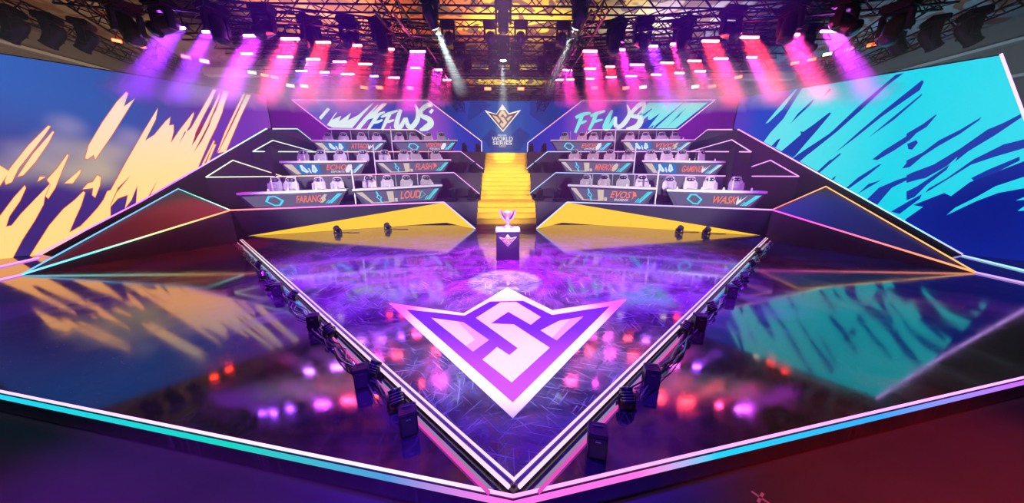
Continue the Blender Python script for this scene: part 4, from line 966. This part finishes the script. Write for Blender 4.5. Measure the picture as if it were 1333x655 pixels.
# straight trusses across and along the room
cross = [(9.2, 7.6, 17, .45, 'nearest'), (10.6, 7.35, 18, .45, 'second nearest'), (12.4, 7.3, 20, .5, 'third nearest'), (14.2, 7.5, 20, .5, 'fourth nearest'), (16.4, 7.6, 22, .5, 'fifth nearest'), (19.0, 7.5, 22, .5, 'sixth nearest'), (22.5, 7.3, 26, .6, 'second farthest'), (26.5, 7.2, 28, .6, 'farthest')]
for y_, z_, L_, s_, nm in cross: truss((-L_/2*1.2, y_, z_), (L_/2*1.2, y_, z_), s_, f'{nm} black lattice truss running straight across above the stage', .03)
for px0, px1, nm in ((497, 577, 'left'), (782, 707, 'right')):
    a, b = aty(px0, 0, 8.6), aty(px1, 104, 21); b.z = a.z-.2
    truss(a, Vector((a.x*.9, 24, a.z)), .45, f'long black truss running away from the viewer {nm} of the centre', .03)
for s, nm in ((-1, 'left'), (1, 'right')):
    truss((s*9.5, 5.2, 6.9), (s*15.5, 16, 7.2), .45, f'slanting black truss above the {nm} screen', .03)
    truss((s*13.5, 5.0, 7.2), (s*18, 17, 7.6), .45, f'outer slanting black truss beyond the {nm} screen', .03)

# hanging moving heads: column, row, height, aim
dn = lambda x=0, y=-.3: (x, y, -1)
HEADS = [(8, 28, 6.1, dn(-.6)), (60, 38, 6.2, dn(-.5)), (105, 46, 6.3, dn(-.5)), (158, 22, 5.6, dn(.5, -.2)), (205, 18, 5.9, dn(-.2, -1.2)), (276, 25, 6.0, dn(.25, -.1)), (340, 26, 6.1, dn(-.1, -1.3)), (402, 42, 6.1, dn(.2, -.1)), (452, 42, 6.2, dn(0, -1.6)), (494, 45, 6.2, dn(.15, -.1)),
  (559, 10, 6.6, dn(.35, .9)), (583, 42, 6.7, dn(0, -1.4)), (638, 42, 6.8, dn(0, -1.4)), (655, 14, 6.3, dn(0, -.1)), (655, 62, 6.6, dn(0, .05)), (598, 70, 6.8, dn(0, -1)), (643, 70, 6.8, dn(0, -1)), (607, 86, 6.9, dn()), (642, 88, 6.9, dn()),
  (678, 42, 6.8, dn(0, -1.4)), (672, 70, 6.8, dn(0, -1)), (715, 70, 6.8, dn(0, -1)), (733, 43, 6.7, dn(0, -1.4)), (670, 88, 6.9, dn()), (706, 89, 6.9, dn()), (756, 10, 6.6, dn(-.35, .9)), (803, 45, 6.2, dn(-.1, -.1)), (838, 44, 6.2, dn(0, -1.6)), (891, 43, 6.1, dn(-.2, -.1)), (955, 29, 6.1, dn(.1, -1.3)), (1034, 24, 6.0, dn(-.3, -.1)), (1108, 16, 5.9, dn(.2, -1.2)), (1173, 22, 5.6, dn(-.6, -.2)), (1054, 54, 6.6, dn(.2, -1)), (1175, 50, 6.3, dn(.4)), (1219, 42, 6.2, dn(.5)), (1270, 33, 6.1, dn(.6))]
HEADS.sort(key=lambda h: h[0])
lens_w = emis('lit_lens', (.9, 1, 1), 14)
for i, (px, py, z, aim) in enumerate(HEADS):
    p = atz(px, py-(19 if py < 60 and abs(px-656) > 110 else 14), z+.35); big = 1.5 if py < 60 and abs(px-656) > 110 else 1.3
    lit = (px in (559, 756)) or (px == 655 and py == 62)
    head(p, aim, f'black moving head lamp hanging from the rig, {nth[i] if i < 30 else nth[i-30].replace("first", "thirty-first") if False else ["thirty-first", "thirty-second", "thirty-third", "thirty-fourth", "thirty-fifth", "thirty-sixth", "thirty-seventh", "thirty-eighth"][i-30]} counted from the left', 'moving heads hanging from the rig', True, big, lens_w if lit else None)
# little red blinder lamps
m_rb = emis('blinder_red', (1, .03, .01), 30); m_wb = emis('blinder_white', (1, .75, .6), 5)
REDS = [(152, 53, 6.8, 'r'), (184, 60.5, 6.9, 'r'), (242, 74, 7.1, 'r'), (266, 79.5, 7.2, 'w'), (328, 94.5, 7.2, 'w'), (345, 98, 7.2, 'r'), (357.5, 100.5, 7.2, 'r'), (378, 111.5, 7, 'w'), (396, 112, 7, 'w'), (474, 114, 7.1, 'r'), (494, 114, 7.1, 'r'), (534, 114.5, 7.1, 'r'), (635, 115.5, 7, 'r'), (678, 115.5, 7, 'r'), (774, 114.5, 7.1, 'r'), (815, 114.5, 7.1, 'r'), (837, 113.5, 7.1, 'w'), (905, 113, 7, 'w'), (927, 112.5, 7, 'r'), (961, 100.5, 7.2, 'r'), (1035, 82, 7.8, 'r'), (1056.5, 77.5, 7.5, 'r'), (1077, 70.5, 7.2, 'w'), (1105, 64.5, 7.1, 'r'), (1134.6, 58.3, 6.9, 'r')]
for i, (px, py, z, c) in enumerate(REDS):
    p = atz(px, py, z); t = thing('blinder_lamp', f'small {"red" if c == "r" else "pale"} glowing lamp under the rig, {nth[i]} of its kind from the left', 'stage light', p, 0, 'small glowing lamps under the rig')
    k = (p-CAM).dot(FW)/13; f_ = max(.8, min(1.5, k))
    t.rotation_euler = (0, 0, math.atan2(CAM.y-p.y, CAM.x-p.x)+PI/2)
    mb = MB(); mb.box((0, .06, .0), (.34*f_, .10, .18*f_), bev=.015); mb.build('housing', M_black, t)
    mb = MB(); mb.box((0, -.002, 0), (.28*f_, .02, .11*f_)); mb.build('lit_face', m_rb if c == 'r' else m_wb, t)
    mb = MB(); mb.tube([(0, .06, .09*f_), (0, .06, .09*f_+.25)], .015, 6); mb.build('hanger', M_black, t)

# ------------------------------------------------------------------ hall
def ceil_mat():
    m, nt, out = newmat('painted_ceiling')
    g = nt.nodes.new('ShaderNodeNewGeometry'); sp = nt.nodes.new('ShaderNodeSeparateXYZ'); nt.links.new(g.outputs['Position'], sp.inputs[0])
    mr = nt.nodes.new('ShaderNodeMapRange'); mr.inputs[1].default_value = -20; mr.inputs[2].default_value = 20; nt.links.new(sp.outputs[0], mr.inputs[0])
    r = nt.nodes.new('ShaderNodeValToRGB'); el = r.color_ramp.elements
    stops = [(0, (.20, .15, .10)), (.22, (.42, .20, .10)), (.32, (.75, .22, .07)), (.42, (.62, .16, .04)), (.47, (.95, .55, .03)), (.56, (.95, .62, .05)), (.62, (.55, .45, .14)), (.74, (.42, .30, .30)), (.84, (.22, .26, .34)), (1, (.2, .24, .26))]
    while len(el) < len(stops): el.new(.5)
    for e, (p, c) in zip(el, stops): e.position = p; e.color = (*c, 1)
    n = nt.nodes.new('ShaderNodeTexNoise'); n.inputs['Scale'].default_value = .35; n.inputs['Detail'].default_value = 2; n.inputs['Distortion'].default_value = 1.0; nt.links.new(g.outputs['Position'], n.inputs[0])
    ad = nt.nodes.new('ShaderNodeMath'); ad.operation = 'MULTIPLY_ADD'; ad.inputs[1].default_value = .5; nt.links.new(n.outputs['Fac'], ad.inputs[0]); 
    sb = nt.nodes.new('ShaderNodeMath'); sb.operation = 'SUBTRACT'; sb.inputs[1].default_value = .25; nt.links.new(mr.outputs[0], sb.inputs[0]); nt.links.new(sb.outputs[0], ad.inputs[2]); nt.links.new(ad.outputs[0], r.inputs[0])
    n2 = nt.nodes.new('ShaderNodeTexNoise'); n2.inputs['Scale'].default_value = .55; n2.inputs['Detail'].default_value = 1; n2.inputs['Distortion'].default_value = 2; nt.links.new(g.outputs['Position'], n2.inputs[0])
    t = nt.nodes.new('ShaderNodeMapRange'); t.inputs[1].default_value = .46; t.inputs[2].default_value = .50; nt.links.new(n2.outputs['Fac'], t.inputs[0])
    mx = nt.nodes.new('ShaderNodeMix'); mx.data_type = 'RGBA'; mx.inputs[6].default_value = (.16, .07, .04, 1); nt.links.new(t.outputs[0], mx.inputs[0]); nt.links.new(r.outputs[0], mx.inputs[7])
    b = nt.nodes.new('ShaderNodeBsdfPrincipled'); b.inputs['Roughness'].default_value = .7; nt.links.new(mx.outputs[2], b.inputs['Base Color']); nt.links.new(b.outputs[0], out.inputs[0])
    return m
ZC = 10.2
mb = MB(); mb.box((0, 16, ZC+.15), (60, 44, .3)); structure('ceiling', mb, ceil_mat(), 'painted hall ceiling in orange and yellow above the trusses', 'ceiling')
mb = MB(); mb.box((0, 36, 5), (60, .3, 11)); structure('wall_back', mb, M_hall, 'dim far hall wall behind the stage', 'wall')
for s, nm in ((-1, 'left'), (1, 'right')):
    mb = MB(); mb.box((s*27, 16, 5), (.3, 44, 11)); structure('wall_'+nm, mb, M_hall, f'dim {nm} hall wall', 'wall')
    for j, z_ in enumerate((7.2, 9.0)):
        mb = MB(); mb.box((s*26.6, 16, z_), (.5, 40, .16)); structure(f'trim_{(1 if s < 0 else 3)+j}', mb, pbr('pale_trim', (.5, .46, .42), .6), f'pale ledge along the {nm} hall wall', 'trim')
for j, (y_, z_, c_) in enumerate(((31, 8.6, (.45, .40, .2)), (33, 7.6, (.4, .42, .24)), (24.5, 9.6, (.5, .42, .36)))):
    mb = MB(); mb.box((0, y_, z_), (44, .5, .5)); structure(f'trim_{5+j}', mb, pbr(f'beam_{j}', c_, .6, noise=.4, nscale=.7), f'{["olive", "green", "pale"][j]} ceiling beam running across the far hall', 'beam')

# ------------------------------------------------------------------ light
def spot(name, loc, tgt, col, power, deg, blend=.3, r=.08):
    return lamp(name, 'SPOT', loc, tgt, col, power, spot_size=math.radians(deg), spot_blend=blend, shadow_soft_size=r)
# white beams of the three lit moving heads
s0 = aty(560.5, 19, 9.6); d0 = (aty(606, 128, 16)-s0).normalized(); spot('beam_lamp', s0+d0*.5, aty(606, 128, 16), (.75, 1, .95), 9000, 8, .25)
s0 = aty(755, 19, 9.6); d0 = (aty(712, 128, 16)-s0).normalized(); spot('beam_lamp', s0+d0*.5, aty(712, 128, 16), (.75, 1, .95), 9000, 8, .25)
s0 = aty(654, 73, 15.5); d0 = (aty(656, 195, 18.2)-s0).normalized(); spot('beam_lamp', s0+d0*.3, aty(656, 195, 18.2), (.85, 1, 1), 2400, 17, .3)
# pool of white light round the podium
pc = atz(657, 366, 0); pe = atz(611, 366, 0); hgt = 7.2
spot('pool_lamp', (pc.x, pc.y+1.0, hgt), pc, (.85, .95, 1), 11000, 2*math.degrees(math.atan((pc-pe).length/hgt)), .06)
# front key light on the stairs and desks, added fills on podium, emblem and floor
for x in (-7, 7): spot('key_lamp', (x, .6, 3.3), (x*.72, 15, 2.3), (.95, .92, 1), 7000, 40, .6, .25)
spot('key_lamp', (0, 2.0, 7.2), (0, 14.5, 1.4), (1, .95, .9), 8500, 22, .5, .2)
spot('podium_fill', (.3, 4.2, 6.6), (pf.x, pf.y+.3, .75), (1, .97, .95), 8000, 7.5, .3, .1)  # added lamp that whitens the podium and trophy
ecn = (EM_out[0]+EM_out[3])/2
spot('emblem_fill', (0, 1.0, 7.6), (ecn.x, ecn.y, 0), (.95, 1, .92), 3000, 25, .5, .2)  # added lamp, slightly green to offset the purple on the emblem
spot('indigo_floor_fill', (0, 1.2, 6.5), (0, 3.6, 0), (.08, .008, 1), 6500, 44, .8, .3)  # added lamp that turns the floor near the apex indigo
# coloured washes
spot('purple_floor_fill', (-3.5, 4.5, 7.6), (-2.8, 6.8, 0), (.24, .012, 1), 24000, 53, .8, .3)  # added pair; their purple on the floor stands in for reflected haze
spot('purple_floor_fill', (3.5, 4.5, 7.6), (2.8, 6.8, 0), (.24, .012, 1), 24000, 53, .8, .3)
spot('magenta_floor_fill', (0, 5.5, 7.8), (0, 6.7, 0), (.85, .012, .85), 14000, 44, .8, .3)  # added lamp for more pink on the middle of the floor
for s in (-1, 1):
    spot('rear_wash', (s*12.6, 13.6, 7.4), (s*15.0, 20.9, 4.6), (.62, .02, .9), 7000, 70, .7, .3)
    spot('tier_wash', (s*8, .8, 3.2), (s*8.6, 14.5, 2.4), (.5, .03, 1), 2600, 36, .8, .3)
spot('red_wash', (-8.6, 10.6, 7), (-9.7, 8.8, .5), (1, .02, .01), 5000, 38, .6, .2)
spot('blue_wash', (8.6, 10.6, 7), (9.7, 8.6, .5), (.01, .05, 1), 3500, 38, .6, .2)
spot('ground_wash', (-3.2, -1.2, 5), (-2.6, 1.1, ZG), (.35, .012, 1), 1500, 46, .8, .2)
spot('ground_wash', (4.2, -1.2, 5), (3.7, 1.4, ZG), (1, .008, .015), 1300, 44, .8, .2)
# added area lamps, unseen in the rig, brightening the ceiling
for x, y_, c_, e_ in ((-9, 18, (1, .55, .3), 420), (0, 18, (1, .8, .4), 230), (9, 18, (.85, .85, 1), 260), (0, 27, (.9, 1, .55), 160)):
    lamp('ceiling_fill', 'AREA', (x, y_, 8.4), (x, y_, 11), c_, e_, shape='RECTANGLE', size=6, size_y=3, spread=math.radians(140))
# added unseen area lamps that lift the dim hall sides
for s, c_ in ((-1, (1, .72, .5)), (1, (.45, .75, 1))):
    lamp('hall_fill', 'AREA', (s*19, 20, 6.2), (s*24, 20, 10), c_, 420, shape='RECTANGLE', size=14, size_y=2)
# columns of lit haze under the three lit moving heads
M_haze2, _nt, _out = newmat('white_beam_haze')
_v = _nt.nodes.new('ShaderNodeVolumeScatter'); _v.inputs['Density'].default_value = .3; _nt.links.new(_v.outputs[0], _out.inputs['Volume'])
M_haze3, _nt, _out = newmat('thin_white_beam_haze')
_v = _nt.nodes.new('ShaderNodeVolumeScatter'); _v.inputs['Density'].default_value = .10; _nt.links.new(_v.outputs[0], _out.inputs['Volume'])
def haze_column(p, q, r0, r1, label, M_haze2=M_haze2):
    p, q = Vector(p), Vector(q); d = (q-p).normalized(); R_ = d.to_track_quat('Z', 'Y').to_matrix().to_4x4(); L = (q-p).length
    mb = MB(); mb.lathe([(r0, 0), (r1, L)], 20, Matrix.Translation(p) @ R_); o = mb.build('light_shaft', M_haze2); tag(o, label, 'light shaft', 'white light shafts')
haze_column(aty(560.5, 19, 9.6), aty(601, 117, 15), .07, .42, 'left white slanting light beam above the stage')
haze_column(aty(755, 19, 9.6), aty(716, 117, 15), .07, .42, 'right white slanting light beam above the stage')
haze_column(aty(654, 73, 15.5), aty(656, 197, 18.2), .06, .95, 'middle white light beam pointing down at the top of the stairs', M_haze3)

# hazy air and a dark surround
w = bpy.data.worlds.new('hall_air'); scn.world = w; w.use_nodes = True
nt = w.node_tree; nt.nodes.clear(); out = nt.nodes.new('ShaderNodeOutputWorld'); bg = nt.nodes.new('ShaderNodeBackground')
bg.inputs[0].default_value = (.05, .04, .09, 1); bg.inputs[1].default_value = .05; nt.links.new(bg.outputs[0], out.inputs[0])
vs = nt.nodes.new('ShaderNodeVolumeScatter'); vs.inputs['Density'].default_value = .0045; vs.inputs['Anisotropy'].default_value = .2; nt.links.new(vs.outputs[0], out.inputs['Volume'])

# ------------------------------------------------------------------ render look
scn.view_settings.view_transform = 'Standard'; scn.view_settings.look = 'None'; scn.view_settings.gamma = 1; scn.view_settings.use_curve_mapping = False
scn.view_settings.exposure = 0
cy = scn.cycles
cy.use_denoising = True; cy.max_bounces = 6; cy.diffuse_bounces = 2; cy.glossy_bounces = 4; cy.transmission_bounces = 4; cy.transparent_max_bounces = 12; cy.volume_bounces = 0
cy.sample_clamp_indirect = 25; cy.use_light_tree = True; cy.caustics_reflective = False; cy.caustics_refractive = False
